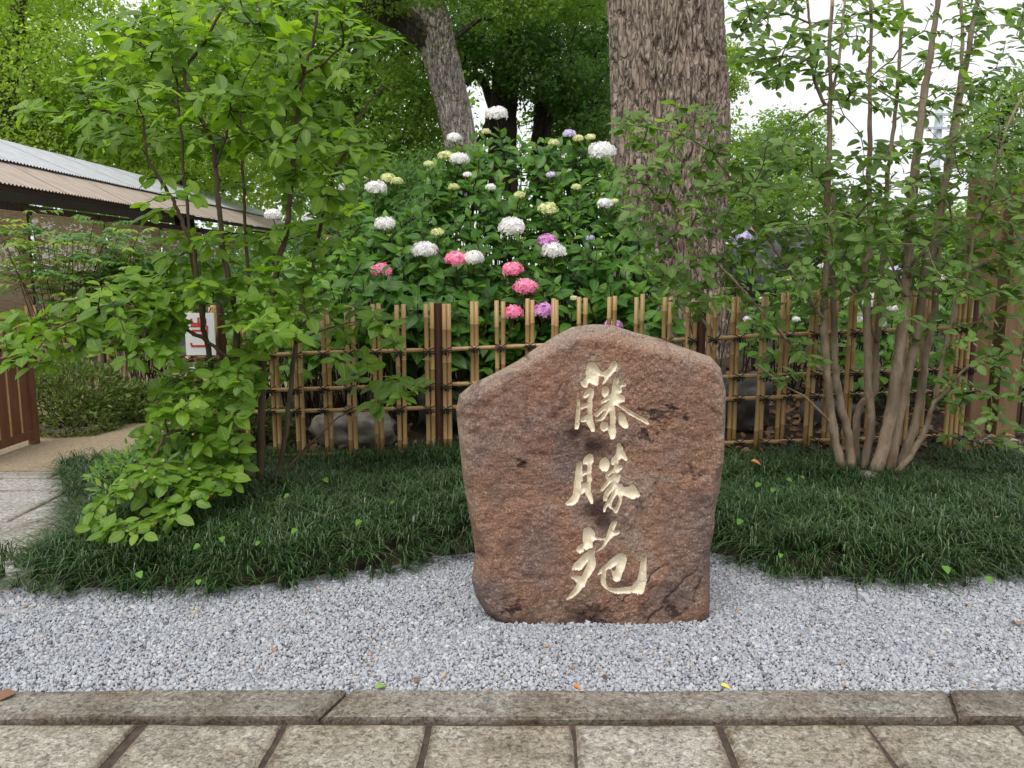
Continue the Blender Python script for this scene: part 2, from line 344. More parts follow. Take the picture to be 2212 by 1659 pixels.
P_WHITE = petal_mat('white_petal', (0.60, 0.58, 0.58), (0.78, 0.75, 0.76), (0.84, 0.84, 0.78))
P_CREAM = petal_mat('cream_petal', (0.42, 0.48, 0.16), (0.64, 0.64, 0.32), (0.80, 0.80, 0.58))
P_PINK = petal_mat('pink_petal', (0.74, 0.17, 0.36), (0.82, 0.30, 0.46), (0.86, 0.54, 0.60))
P_MAUVE = petal_mat('mauve_petal', (0.50, 0.17, 0.45), (0.64, 0.30, 0.58), (0.74, 0.48, 0.70))
P_LAV = petal_mat('lavender_petal', (0.5, 0.44, 0.66), (0.64, 0.58, 0.76), (0.78, 0.70, 0.78))

# ------------------------------------------------------------------ leaf templates
def leaf_template(width, fold=0.25, droop=0.22, tip=0.6, us=(0, .12, .35, .6, .82, 1.0), curl=0.0, ex=0.85):
    us = np.array(us); prof = np.sin(np.pi * us ** tip) ** ex * width / 2
    V, A, F3, F4 = [], [], [], []
    for i, u in enumerate(us):
        z0 = -droop * u * u
        if i in (0, len(us) - 1): V.append((u, 0, z0)); A.append((u, 0))
        else:
            h = prof[i]
            for s_ in (-1, 0, 1): V.append((u, s_ * h, z0 + abs(s_) * (fold * h - curl * u * h))); A.append((u, abs(s_)))
    n = len(us) - 2
    F3 += [(0, 2, 1), (0, 3, 2)]
    for i in range(n - 1):
        a = 1 + 3 * i; F4 += [(a, a + 1, a + 4, a + 3), (a + 1, a + 2, a + 5, a + 4)]
    a = 1 + 3 * (n - 1); e = len(V) - 1; F3 += [(a, a + 1, e), (a + 1, a + 2, e)]
    return np.array(V), [np.array(F3), np.array(F4)], np.array(A)
def diamond_template(width):
    V = np.array([(0, 0, 0), (.45, -width / 2, .05), (1, 0, -.12), (.45, width / 2, .05)])
    return V, [np.array([(0, 1, 2, 3)])], np.array([(0, 0), (.5, 1), (1, 0), (.5, 1)], float)
def batch(mb, tpl, P, X, Nn, s, t):
    V, Fs, A = tpl; n = len(P); k = len(V)
    if n == 0: return
    X = nrm(X); Y = nrm(np.cross(Nn, X)); Z = np.cross(X, Y); s = np.broadcast_to(np.asarray(s, float), (n,))
    W = P[:, None] + s[:, None, None] * (V[None, :, 0:1] * X[:, None] + V[None, :, 1:2] * Y[:, None] + V[None, :, 2:3] * Z[:, None])
    AA = np.empty((n, k, 3)); AA[..., 0] = np.asarray(t)[:, None]; AA[..., 1:] = A[None]
    off = (np.arange(n) * k)[:, None, None]
    mb.add(W.reshape(-1, 3), [(f[None] + off).reshape(-1, f.shape[1]) for f in Fs], AA.reshape(-1, 3))

def in_poly(px, py, poly):
    poly = np.asarray(poly, float); r = np.zeros(np.shape(px), bool); x0, y0 = poly[-1]
    for x1, y1 in poly:
        if y0 != y1:
            c = ((y0 > py) != (y1 > py)) & (px < (x1 - x0) * (py - y0) / (y1 - y0) + x0); r ^= c
        x0, y0 = x1, y1
    return r
def sample_poly(poly, n):
    poly = np.asarray(poly, float); lo, hi = poly.min(0), poly.max(0); res = []
    tries = 0
    best_d = math.sqrt(((hi - lo).prod()) / n) * 0.55
    while len(res) < n and tries < n * 60:
        q = lo + rng.random(2) * (hi - lo); tries += 1
        if tries % (n * 6) == 0: best_d *= 0.75
        if in_poly(q[0], q[1], poly) and all((q[0] - a) ** 2 + (q[1] - b) ** 2 > best_d ** 2 for a, b in res): res.append(q)
    return np.array(res)
def dist_poly(x, y, poly, closed=True):
    poly = np.asarray(poly, float); best = np.full(np.shape(x), 1e9)
    idx = range(len(poly)) if closed else range(1, len(poly))
    for i in idx:
        a, b = poly[i - 1], poly[i]; d = b - a; L = max((d * d).sum(), 1e-12)
        t = np.clip(((x - a[0]) * d[0] + (y - a[1]) * d[1]) / L, 0, 1)
        best = np.minimum(best, (x - a[0] - t * d[0]) ** 2 + (y - a[1] - t * d[1]) ** 2)
    return np.sqrt(best)

# ------------------------------------------------------------------ ground
def terrain(x, y):                              # soil height: flat in front, a bed to the fence, a rise behind it
    x = np.asarray(x, float); y = np.asarray(y, float)
    bed = np.clip((y - 4.0) / 1.8, 0, 1) * (0.10 + 0.03 * np.clip(x + 1.5, -0.6, 4))
    rise = np.clip((y - 6.1) / 3.2, 0, 1) ** 0.8 * 0.33
    side = np.clip((x + 3.0) / 0.9, 0, 1)       # the walk on the left stays level
    return (bed + rise) * side - 0.02
def grid(name, xs, ys, zf, mat, kind='structure'):
    X, Y = np.meshgrid(xs, ys); Z = zf(X, Y); nx, ny = len(xs), len(ys)
    i = np.arange(ny - 1)[:, None] * nx; j = np.arange(nx - 1)[None]
    F = np.stack([i + j, i + j + 1, i + nx + j + 1, i + nx + j], -1).reshape(-1, 4)
    mb = MB(); mb.add(np.stack([X, Y, Z], -1), F); o = obj(name, mb.mesh(name, True), mat, kind=kind); return o
xs = np.concatenate([[-300, -60, -20, -10], np.arange(-6, 7.01, 0.25), [10, 20, 60, 300]])
ys = np.concatenate([[-60, -10, 0, 2, 3.0], np.arange(3.5, 12.01, 0.25), [16, 30, 80, 600]])
g = grid('ground', xs, ys, lambda X, Y: terrain(X, Y) - 0.03 + 0.02 * fbm(X * 2.3, Y * 2.3, seed=3) * (np.abs(X) < 9), M['soil'])

# kerb, paving slabs (front), granite walk (left), aggregate path, gravel bed
KY0, KY1 = 2.478, 2.648
def slab_mesh(name, quad, top, thick, bev=0.008, wob=0.004):
    q = np.asarray(quad, float); c = q.mean(0); n = 6
    ring = []
    for i in range(4):
        a, b = q[i], q[(i + 1) % 4]
        for k in range(n): ring.append(a + (b - a) * k / n)
    ring = np.array(ring); ring[:, :2] += rng.normal(0, wob * 0.35, (len(ring), 2))
    d = ring - c; inn = c + d * (1 - bev / np.maximum(np.linalg.norm(d, axis=1, keepdims=True), 1e-6) * 1.4)
    m = len(ring); low = np.c_[ring, np.full(m, top - thick)]; mid_ = np.c_[ring, np.full(m, top - bev)]
    up = np.c_[inn, top + rng.normal(0, wob * 0.25, m)]; inn2 = c + d * (1 - np.minimum(.045 / np.maximum(np.linalg.norm(d, axis=1, keepdims=True), 1e-6), .5)); up2 = np.c_[inn2, top + rng.normal(0, wob * 0.15, m)]; ctr = np.r_[c, top + 0.001]
    V = np.vstack([low, mid_, up, up2, [ctr]]); j = np.arange(m); k = (j + 1) % m; A = np.zeros((len(V), 3)); A[:3 * m, 1] = 1
    mb = MB(); mb.add(V, [np.c_[j, k, m + k, m + j], np.c_[m + j, m + k, 2 * m + k, 2 * m + j], np.c_[2 * m + j, 2 * m + k, 3 * m + k, 3 * m + j], np.c_[3 * m + j, 3 * m + k, np.full(m, 4 * m)]], A)
    me = mb.mesh(name, False); return me
bm = MB(); bm.box((0, 0.98, -0.022), (9, 1.492, 0.02))
paving = obj('paving', bm, M['mortar'], kind='structure')
jx = [592, 1157, 1721, 2295, 2872, 3442, 4029]; jX = [(x - 2048) / 1186.0 for x in jx]
jX = [jX[0] - 0.49 * k for k in range(6, 0, -1)] + jX + [jX[-1] + 0.49 * k for k in range(1, 7)]
GAP = 0.0075
for r_, (ya, yb) in enumerate([(1.89, 2.462), (1.31, 1.88), (0.73, 1.30), (0.15, 0.72)]):
    offs = 0 if r_ % 2 == 0 else 0.24
    for a, b in zip(jX[:-1], jX[1:]):
        a_, b_ = a + offs + rng.normal(0, .006), b + offs + rng.normal(0, .006)
        sh = lambda x, y: x + 0.035 * (y - 2.5)
        q = [(sh(a_, ya) + GAP, ya + GAP * .5), (sh(b_, ya) - GAP, ya + GAP * .5), (sh(b_, yb) - GAP, yb - GAP * .5), (sh(a_, yb) + GAP, yb - GAP * .5)]
        obj('paving_slab', slab_mesh('paving_slab', q, 0.008 + rng.normal(0, .0015), 0.045), M['slab'], paving)
kerb = obj('kerb', MB().box((0, (KY0 + KY1) / 2, -0.03), (9, (KY1 - KY0) / 2 - 0.004, 0.03)), M['mortar'], kind='structure')
k1 = gnd(735, 1500)[0]; k2 = gnd(2043, 1517)[0]
kj = [k1 - (k2 - k1) * 2 - .1, k1 - (k2 - k1), k1, k2, k2 + (k2 - k1), k2 + 2.1 * (k2 - k1)]
for a, b in zip(kj[:-1], kj[1:]):
    q = [(a + .006 - .03, KY0), (b - .006 - .03, KY0), (b - .006 + .03, KY1), (a + .006 + .03, KY1)]
    obj('kerb_stone', slab_mesh('kerb_stone', q, 0.022, 0.06, 0.01), M['kerb'], kerb)

wk = MB(); wk.box((-5.6, 4.55, -0.03), (3.6, 1.27, 0.02)); walk = obj('granite_walk', wk, M['mortar'], kind='structure')
yrow = [3.30, 3.92, 4.62, 5.28, 5.60, 5.80]
for r_ in range(len(yrow) - 1):
    x = -2.05 - (0.33 if r_ % 2 else 0.0)
    while x > -8.6:
        L = 0.95 + 0.25 * rng.random() if r_ < 3 else 1.3
        q = [(x - L + .006, yrow[r_] + .006), (x - .006, yrow[r_] + .006), (x - .006, yrow[r_ + 1] - .006), (x - L + .006, yrow[r_ + 1] - .006)]
        obj('walk_slab', slab_mesh('walk_slab', q, 0.006 + rng.normal(0, .001), 0.035, 0.006), M['slab_grey'], walk); x -= L
pth = MB(); pth.box((-4.3, 9.35, -0.006), (1.95, 3.53, 0.012)); obj('aggregate_path', pth, M['aggregate'], kind='structure')

L_EDGE = [(-70, 1262), (0, 1275), (60, 1290), (150, 1298), (300, 1290), (450, 1294), (590, 1285), (650, 1275), (700, 1262), (760, 1255), (830, 1250), (880, 1235), (930, 1222), (1020, 1215)]
R_EDGE = [(1540, 1213), (1600, 1225), (1650, 1245), (1700, 1258), (1800, 1268), (1900, 1272), (2000, 1276), (2100, 1275), (2160, 1270), (2230, 1252), (2400, 1240)]
front = np.array([gnd(*p)[:2] for p in L_EDGE + [(1280, 1195)] + R_EDGE])
front[:, 1] += 0.035
leftside = np.array([(-3.35, 5.7), (-3.0, 5.2), (-2.6, 4.6), (-2.42, 4.1), (-2.40, 3.85)])
BED = np.vstack([front, [(4.6, 4.4), (4.6, 6.0)], [(-3.35, 6.0)], leftside])
gv = np.vstack([[(-6.5, KY1 - .004), (6.5, KY1 - .004)], [(6.5, 4.6)], [(3.0, 4.3)], [(0, 4.35)], [(-2.35, 3.95)], [(-2.35, 3.60)], [(-6.5, 3.29)]])
gm = MB(); gm.add(np.c_[gv, np.full(len(gv), 0.003)], np.arange(len(gv))[None])
obj('gravel_bed', gm, M['gravelbase'], kind='structure')

# the gravel itself: one layer of small faceted stones
def ico():
    p = (1 + 5 ** .5) / 2
    V = np.array([(-1, p, 0), (1, p, 0), (-1, -p, 0), (1, -p, 0), (0, -1, p), (0, 1, p), (0, -1, -p), (0, 1, -p), (p, 0, -1), (p, 0, 1), (-p, 0, -1), (-p, 0, 1)], float)
    F = np.array([(0, 11, 5), (0, 5, 1), (0, 1, 7), (0, 7, 10), (0, 10, 11), (1, 5, 9), (5, 11, 4), (11, 10, 2), (10, 7, 6), (7, 1, 8), (3, 9, 4), (3, 4, 2), (3, 2, 6), (3, 6, 8), (3, 8, 9), (4, 9, 5), (2, 4, 11), (6, 2, 10), (8, 6, 7), (9, 8, 1)])
    return nrm(V), F
IV, IF = ico()
def build_gravel():
    sp = 0.0099
    gx, gy = np.meshgrid(np.arange(-2.75, 2.75, sp), np.arange(KY1 + .004, 4.1, sp))
    x = gx.ravel() + rng.uniform(-.55, .55, gx.size) * sp; y = gy.ravel() + rng.uniform(-.5, .5, gx.size) * sp
    y = np.maximum(y, KY1 + 0.003)
    px, py = proj(np.stack([x, y, np.zeros_like(x)], -1))
    d = np.where(in_poly(x, y, BED), -1, 1) * dist_poly(x, y, BED)
    lim = np.interp(x, [-2.6, -2.3], [3.32, 3.62])
    keep = (px > -60) & (px < 2272) & (d > -0.05) & ~((x < -2.3) & (y > lim))
    x, y = x[keep], y[keep]; n = len(x)
    s = rng.gamma(7, 0.0049 / 7, n) + 0.0012
    q = nrm(rng.normal(size=(n, 4))); a, b, c, d_ = q.T
    Rm = np.stack([1 - 2 * (c * c + d_ * d_), 2 * (b * c - d_ * a), 2 * (b * d_ + c * a), 2 * (b * c + d_ * a), 1 - 2 * (b * b + d_ * d_), 2 * (c * d_ - b * a),
                   2 * (b * d_ - c * a), 2 * (c * d_ + b * a), 1 - 2 * (b * b + c * c)], -1).reshape(n, 3, 3)
    base = IV[None] * (1 + rng.uniform(-.28, .28, (n, 12, 1))) * (s[:, None, None] * rng.uniform(.72, 1.3, (n, 1, 3)))
    V = np.einsum('nij,nkj->nki', Rm, base)
    z = 0.003 + s * 0.55 + rng.random(n) * 0.006 + 0.008 * fbm(x * 4, y * 4, seed=9, octv=2)
    V += np.stack([x, y, z], -1)[:, None]
    A = np.zeros((n, 12, 3)); A[..., 0] = np.clip(rng.beta(3, 2.6, n) + 0.05 * fbm(x * 3, y * 3, seed=4), 0, 0.94)[:, None]
    rare = rng.random(n) < 0.012; A[rare, :, 0] = rng.uniform(0.95, 1, rare.sum())[:, None]
    dk = rng.random(n) < 0.02; A[dk, :, 0] = 0.02
    near = y < 2.93; mb = MB()
    F = (IF[None] + (np.arange(near.sum()) * 12)[:, None, None]).reshape(-1, 3); mb.add(V[near].reshape(-1, 3), F, A[near].reshape(-1, 3))
    far = ~near; OC = np.array([(1, 0, 0), (0, 1, 0), (-1, 0, 0), (0, -1, 0), (0, 0, 1), (0, 0, -1)], float); OF = np.array([(0, 1, 4), (1, 2, 4), (2, 3, 4), (3, 0, 4), (1, 0, 5), (2, 1, 5), (3, 2, 5), (0, 3, 5)])
    nf = far.sum(); VB = np.einsum('nij,nkj->nki', Rm[far], OC[None] * (1 + rng.uniform(-.25, .25, (nf, 6, 1))) * (1.2 * s[far][:, None, None] * rng.uniform(.75, 1.3, (nf, 1, 3)))) + np.stack([x, y, z], -1)[far][:, None]
    mb.add(VB.reshape(-1, 3), (OF[None] + (np.arange(nf) * 6)[:, None, None]).reshape(-1, 3), np.repeat(A[far][:, :1], 6, 1).reshape(-1, 3))
    o = obj('gravel', mb, M['gravel'], kind='stuff'); o['label'] = 'pale grey crushed gravel around the boulder'
build_gravel()

# ------------------------------------------------------------------ mondo grass beds
def bed_height(x, y):
    d = dist_poly(x, y, front, closed=False); d = np.minimum(d, dist_poly(x, y, leftside, closed=False))
    bk = np.clip((y - 4.4) / 1.4, 0, 1)
    return np.maximum(terrain(x, y), 0) * 0.42 + 0.15 * (1 - np.exp(-d / 0.10)) * (1 - .72 * bk) + 0.045 * fbm(x * 1.9, y * 1.9, seed=21, octv=3) * np.minimum(d / .3, 1)
bx, by = np.meshgrid(np.arange(-3.4, 4.5, .08), np.arange(3.4, 6.0, .08))
inb = in_poly(bx, by, BED); nx = bx.shape[1]
bz = np.where(inb, bed_height(bx, by) - 0.085, -0.05)
i = np.arange(bx.shape[0] - 1)[:, None] * nx; j = np.arange(nx - 1)[None]
F = np.stack([i + j, i + j + 1, i + nx + j + 1, i + nx + j], -1).reshape(-1, 4)
F = F[inb.ravel()[F].all(1)]
mb = MB(); mb.add(np.stack([bx, by, bz], -1), F); obj('planting_bed', mb.mesh('planting_bed', True), M['soil'], kind='structure')
def build_mondo():
    sp = 0.07
    gx, gy = np.meshgrid(np.arange(-3.4, 4.2, sp), np.arange(3.4, 5.98, sp))
    x = gx.ravel() + rng.uniform(-.5, .5, gx.size) * sp; y = gy.ravel() + rng.uniform(-.5, .5, gx.size) * sp
    px, _ = proj(np.stack([x, y, np.full_like(x, .1)], -1))
    k = in_poly(x, y, BED) & (px > -120) & (px < 2330)
    x, y = x[k], y[k]
    nb = 33; n = len(x); h = bed_height(x, y)
    bx_ = np.repeat(x, nb) + rng.normal(0, .011, n * nb); by_ = np.repeat(y, nb) + rng.normal(0, .011, n * nb); bz_ = np.repeat(h, nb) - 0.02
    m = n * nb
    # blades arch outwards, and at the rim towards the gravel
    e = 0.02
    gx_ = (bed_height(x + e, y) - bed_height(x - e, y)) / (2 * e); gy_ = (bed_height(x, y + e) - bed_height(x, y - e)) / (2 * e)
    az = rng.uniform(0, 2 * math.pi, m)
    tuft = np.repeat(rng.normal(0, 1, (n, 2)), nb, 0) * 0.25
    lean = np.stack([np.cos(az) + tuft[:, 0] - 1.1 * np.repeat(gx_, nb), np.sin(az) + tuft[:, 1] - 1.1 * np.repeat(gy_, nb)], -1)
    L = rng.uniform(.08, .20, m) * np.repeat(rng.uniform(.75, 1.25, n), nb) * np.repeat(rng.uniform(.8, 1.15, n), nb); wd = rng.uniform(.0021, .0034, m)
    spread = rng.uniform(.3, 1.2, m)[:, None] * np.clip(np.linalg.norm(lean, axis=1, keepdims=True), .4, 1.6)
    ln = nrm(lean); side = np.stack([-ln[:, 1], ln[:, 0], np.zeros(m)], -1)
    P0 = np.stack([bx_, by_, bz_], -1); ln3 = np.c_[ln, np.zeros(m)]; up = np.array([0, 0, 1.])
    pts = [P0]
    for f, hz, vt in ((.45, .26, .42), (.8, .62, .52), (1.0, .92, .34)):
        pts.append(P0 + L[:, None] * (ln3 * hz * spread + up * vt * (1.25 - .35 * spread)))
    V = np.stack([pts[0] - side * wd[:, None], pts[0] + side * wd[:, None], pts[1] - side * wd[:, None], pts[1] + side * wd[:, None],
                  pts[2] - side * wd[:, None] * .8, pts[2] + side * wd[:, None] * .8, pts[3]], 1)
    t = np.clip(rng.beta(1.5, 2.2, m) * 1.0 + 0.10 * np.repeat(fbm(x * 2, y * 2, seed=6, octv=2), nb), 0, 1)
    t = np.clip(t + np.repeat(rng.normal(0, .13, n), nb), 0, 1); A = np.zeros((m, 7, 3)); A[..., 0] = t[:, None]
    o7 = (np.arange(m) * 7)[:, None, None]
    mb = MB(); mb.add(V.reshape(-1, 3), [(np.array([(0, 1, 3, 2), (2, 3, 5, 4)])[None] + o7).reshape(-1, 4), (np.array([(4, 5, 6)])[None] + o7).reshape(-1, 3)], A.reshape(-1, 3))
    o = obj('mondo_grass', mb, M['mondo'], kind='stuff'); o['label'] = 'dark green mondo grass mounded behind the gravel'
build_mondo()

# ------------------------------------------------------------------ the inscribed boulder
OUT = np.array([(1290, 703), (1330, 706), (1380, 722), (1440, 737), (1500, 760), (1545, 775), (1567, 800), (1577, 850), (1575, 920), (1570, 1000), (1562, 1060), (1550, 1110),
       (1545, 1150), (1538, 1200), (1537, 1260), (1536, 1310), (1534, 1356), (1500, 1374), (1440, 1381), (1380, 1381), (1300, 1378), (1200, 1377), (1120, 1374), (1085, 1355), (1050, 1330), (1028, 1295),
       (1018, 1260), (1026, 1200), (1010, 1100), (1000, 1050), (990, 960), (983, 890), (990, 858), (1020, 833), (1060, 815), (1120, 783), (1160, 755), (1200, 730), (1240, 709)], float)
BY = 3.27
CH = {}
cA = lambda L: [(2200 + x / 4.148, 1400 + y / 4.148) for x, y in L]
cB = lambda L: [(2200 + x / 4.424, 1750 + y / 4.424) for x, y in L]
cC = lambda L: [(2200 + x / 4.424, 2050 + y / 4.424) for x, y in L]
CH[0] = [cA(p) for p in ([(610,215),(660,200),(735,203),(775,240),(815,300),(835,330),(880,355),(925,340),(965,300),(1000,240),(1030,200),(1065,172),(1095,190),(1118,230),(1112,285),(1090,325),(1125,322),(1095,350),(1070,352),(1020,410),(970,460),(920,520),(870,565),(845,570),(870,520),(900,450),(850,440),(815,425),(808,470),(790,580),(760,588),(690,560),(638,540),(615,600),(590,620),(555,612),(520,580),(500,535),(483,495),(520,498),(550,492),(580,455),(592,430),(583,370),(595,290)],
 [(440,790),(470,783),(488,830),(492,900),(500,960),(495,1060),(488,1150),(490,1190),(470,1280),(440,1302),(410,1298),(398,1260),(408,1180),(415,1100),(425,1000),(440,900),(433,830)],
 [(625,625),(665,610),(705,625),(722,670),(720,730),(700,820),(700,900),(695,980),(700,1060),(712,1150),(730,1220),(740,1310),(720,1350),(690,1352),(665,1325),(635,1260),(605,1210),(580,1170),(560,1180),(520,1180),(498,1160),(500,1130),(540,1100),(580,1070),(615,1040),(610,960),(605,940),(560,955),(525,972),(503,965),(500,930),(520,890),(560,870),(605,865),(612,840),(625,780),(632,750),(600,775),(560,788),(545,765),(550,730),(570,690),(600,655)],
 [(905,588),(945,595),(970,640),(972,700),(960,730),(920,765),(890,775),(865,755),(850,705),(852,640),(872,600)],
 [(1075,445),(1110,435),(1140,460),(1140,520),(1125,570),(1150,550),(1158,510),(1180,480),(1210,510),(1255,545),(1262,590),(1240,608),(1200,605),(1180,620),(1190,660),(1185,690),(1150,720),(1170,728),(1215,740),(1240,790),(1230,850),(1190,862),(1140,880),(1200,915),(1260,950),(1330,990),(1400,1030),(1480,1080),(1560,1120),(1610,1165),(1638,1210),(1630,1232),(1590,1225),(1530,1185),(1460,1150),(1380,1105),(1300,1060),(1240,1010),(1180,970),(1120,925),(1080,910),(1062,920),(1065,960),(1080,1050),(1085,1130),(1078,1220),(1090,1310),(1085,1390),(1070,1440),(1030,1470),(1000,1462),(980,1420),(960,1360),(945,1300),(930,1320),(890,1338),(850,1320),(822,1270),(825,1210),(850,1165),(880,1160),(910,1170),(945,1185),(955,1210),(960,1240),(980,1250),(985,1190),(982,1100),(975,1030),(970,1000),(940,1050),(900,1110),(850,1155),(800,1165),(750,1150),(722,1135),(770,1135),(820,1110),(850,1070),(890,1010),(900,985),(850,1020),(800,1070),(770,1095),(740,1090),(722,1060),(735,1030),(800,975),(860,915),(920,870),(965,840),(960,825),(900,860),(860,880),(838,870),(830,840),(845,820),(880,800),(920,770),(960,740),(1000,715),(1012,690),(1020,620),(1035,560),(1045,500)],
 [(1140,1030),(1170,1010),(1210,1045),(1245,1085),(1260,1140),(1290,1200),(1295,1250),(1270,1285),(1220,1285),(1180,1255),(1140,1215),(1118,1160),(1125,1090)])]
CH[1] = [cB(p) for p in ([(490,405),(520,395),(555,412),(570,460),(562,550),(555,640),(548,740),(540,780),(530,840),(525,920),(530,970),(495,1060),(450,1120),(390,1160),(310,1160),(260,1155),(250,1135),(290,1095),(340,1050),(385,980),(400,900),(410,800),(425,700),(435,620),(440,570),(460,480)],
 [(650,290),(690,262),(735,280),(765,340),(760,400),(735,450),(728,540),(718,620),(738,690),(720,750),(712,830),(715,910),(735,990),(752,1060),(748,1120),(720,1135),(695,1110),(660,1040),(620,980),(595,925),(560,965),(535,970),(527,930),(528,850),(545,785),(580,770),(625,755),(640,770),(635,700),(635,620),(590,640),(575,665),(570,740),(548,740),(555,640),(560,580),(580,545),(620,555),(635,570),(640,540),(650,470),(640,455),(600,460),(570,430),(578,370),(610,320)],
 [(905,350),(960,318),(1010,345),(1035,410),(1040,470),(1010,540),(960,572),(905,560),(865,510),(852,460),(870,395)],
 [(1165,100),(1210,65),(1240,85),(1255,130),(1290,150),(1285,200),(1310,240),(1335,300),(1360,330),(1350,380),(1320,388),(1280,355),(1240,345),(1210,370),(1200,410),(1190,450),(1240,455),(1270,500),(1240,545),(1200,585),(1170,605),(1210,610),(1230,660),(1215,720),(1195,780),(1250,780),(1280,825),(1340,825),(1400,810),(1385,790),(1440,782),(1490,830),(1540,910),(1572,970),(1560,1010),(1500,1025),(1450,1053),(1400,1040),(1330,1005),(1270,985),(1260,1040),(1240,1120),(1200,1220),(1165,1290),(1130,1295),(1095,1245),(1060,1220),(1020,1190),(1010,1170),(985,1200),(960,1265),(940,1278),(920,1250),(925,1200),(960,1130),(1000,1080),(1050,1000),(1090,910),(1110,890),(1050,950),(1010,1010),(1005,1060),(970,1095),(930,1085),(918,1030),(930,980),(950,920),(990,870),(1040,820),(1080,760),(1050,770),(990,830),(940,880),(905,910),(880,895),(885,850),(940,780),(990,720),(985,690),(958,650),(970,600),(1010,560),(1095,525),(1110,460),(1070,445),(1062,390),(1080,330),(1130,290),(1150,240),(1165,170)])]
CH[2] = [cC(p) for p in ([(570,230),(640,198),(700,210),(755,260),(780,310),(785,355),(850,365),(910,385),(960,372),(990,300),(1020,220),(1050,150),(1090,98),(1165,95),(1155,150),(1120,230),(1110,270),(1140,250),(1170,240),(1210,265),(1200,310),(1130,345),(1080,370),(1020,430),(960,500),(900,565),(830,610),(780,622),(840,570),(900,500),(940,435),(880,425),(820,410),(770,420),(740,450),(738,545),(690,565),(640,580),(615,592),(585,570),(580,610),(540,640),(490,640),(460,610),(448,570),(480,525),(540,490),(570,480),(555,420),(560,330)],
 [(680,590),(740,570),(778,600),(765,680),(785,740),(793,820),(770,920),(700,1020),(640,1100),(610,1180),(590,1225),(550,1240),(500,1310),(430,1380),(360,1430),(300,1450),(262,1448),(300,1400),(350,1330),(400,1260),(440,1200),(455,1160),(420,1110),(360,1070),(362,1030),(420,1022),(480,1030),(540,1045),(570,990),(610,900),(650,800),(600,850),(550,920),(490,952),(420,940),(372,945),(375,890),(420,820),(480,760),(560,680),(620,630)],
 [(1170,660),(1230,645),(1310,665),(1325,710),(1320,820),(1290,910),(1250,1000),(1225,1090),(1190,1135),(1130,1140),(1090,1105),(1080,1040),(1060,970),(1045,925),(980,945),(975,1010),(965,1080),(975,1160),(1000,1220),(1060,1245),(1150,1252),(1250,1250),(1350,1240),(1415,1225),(1450,1160),(1500,1090),(1520,1010),(1545,900),(1560,800),(1590,740),(1640,690),(1675,690),(1672,800),(1665,950),(1668,1120),(1640,1230),(1600,1330),(1540,1358),(1460,1355),(1360,1362),(1220,1365),(1080,1340),(980,1290),(910,1220),(870,1140),(875,1050),(885,1000),(850,1015),(805,1030),(830,980),(890,900),(950,850),(1050,750)])]
HOLES = [cB([(1165,960),(1195,1000),(1190,1060),(1160,1130),(1130,1190),(1100,1200),(1075,1170),(1080,1110),(1110,1040)]), cB([(1095,595),(1060,610),(1020,650),(1030,670),(1070,640),(1105,612)]), cC([(1145,865),(1060,905),(1080,945),(1125,940)])]
toW = lambda L: np.array([at(x * 2212 / 4096, y * 2212 / 4096, BY)[[0, 2]] for x, y in L])
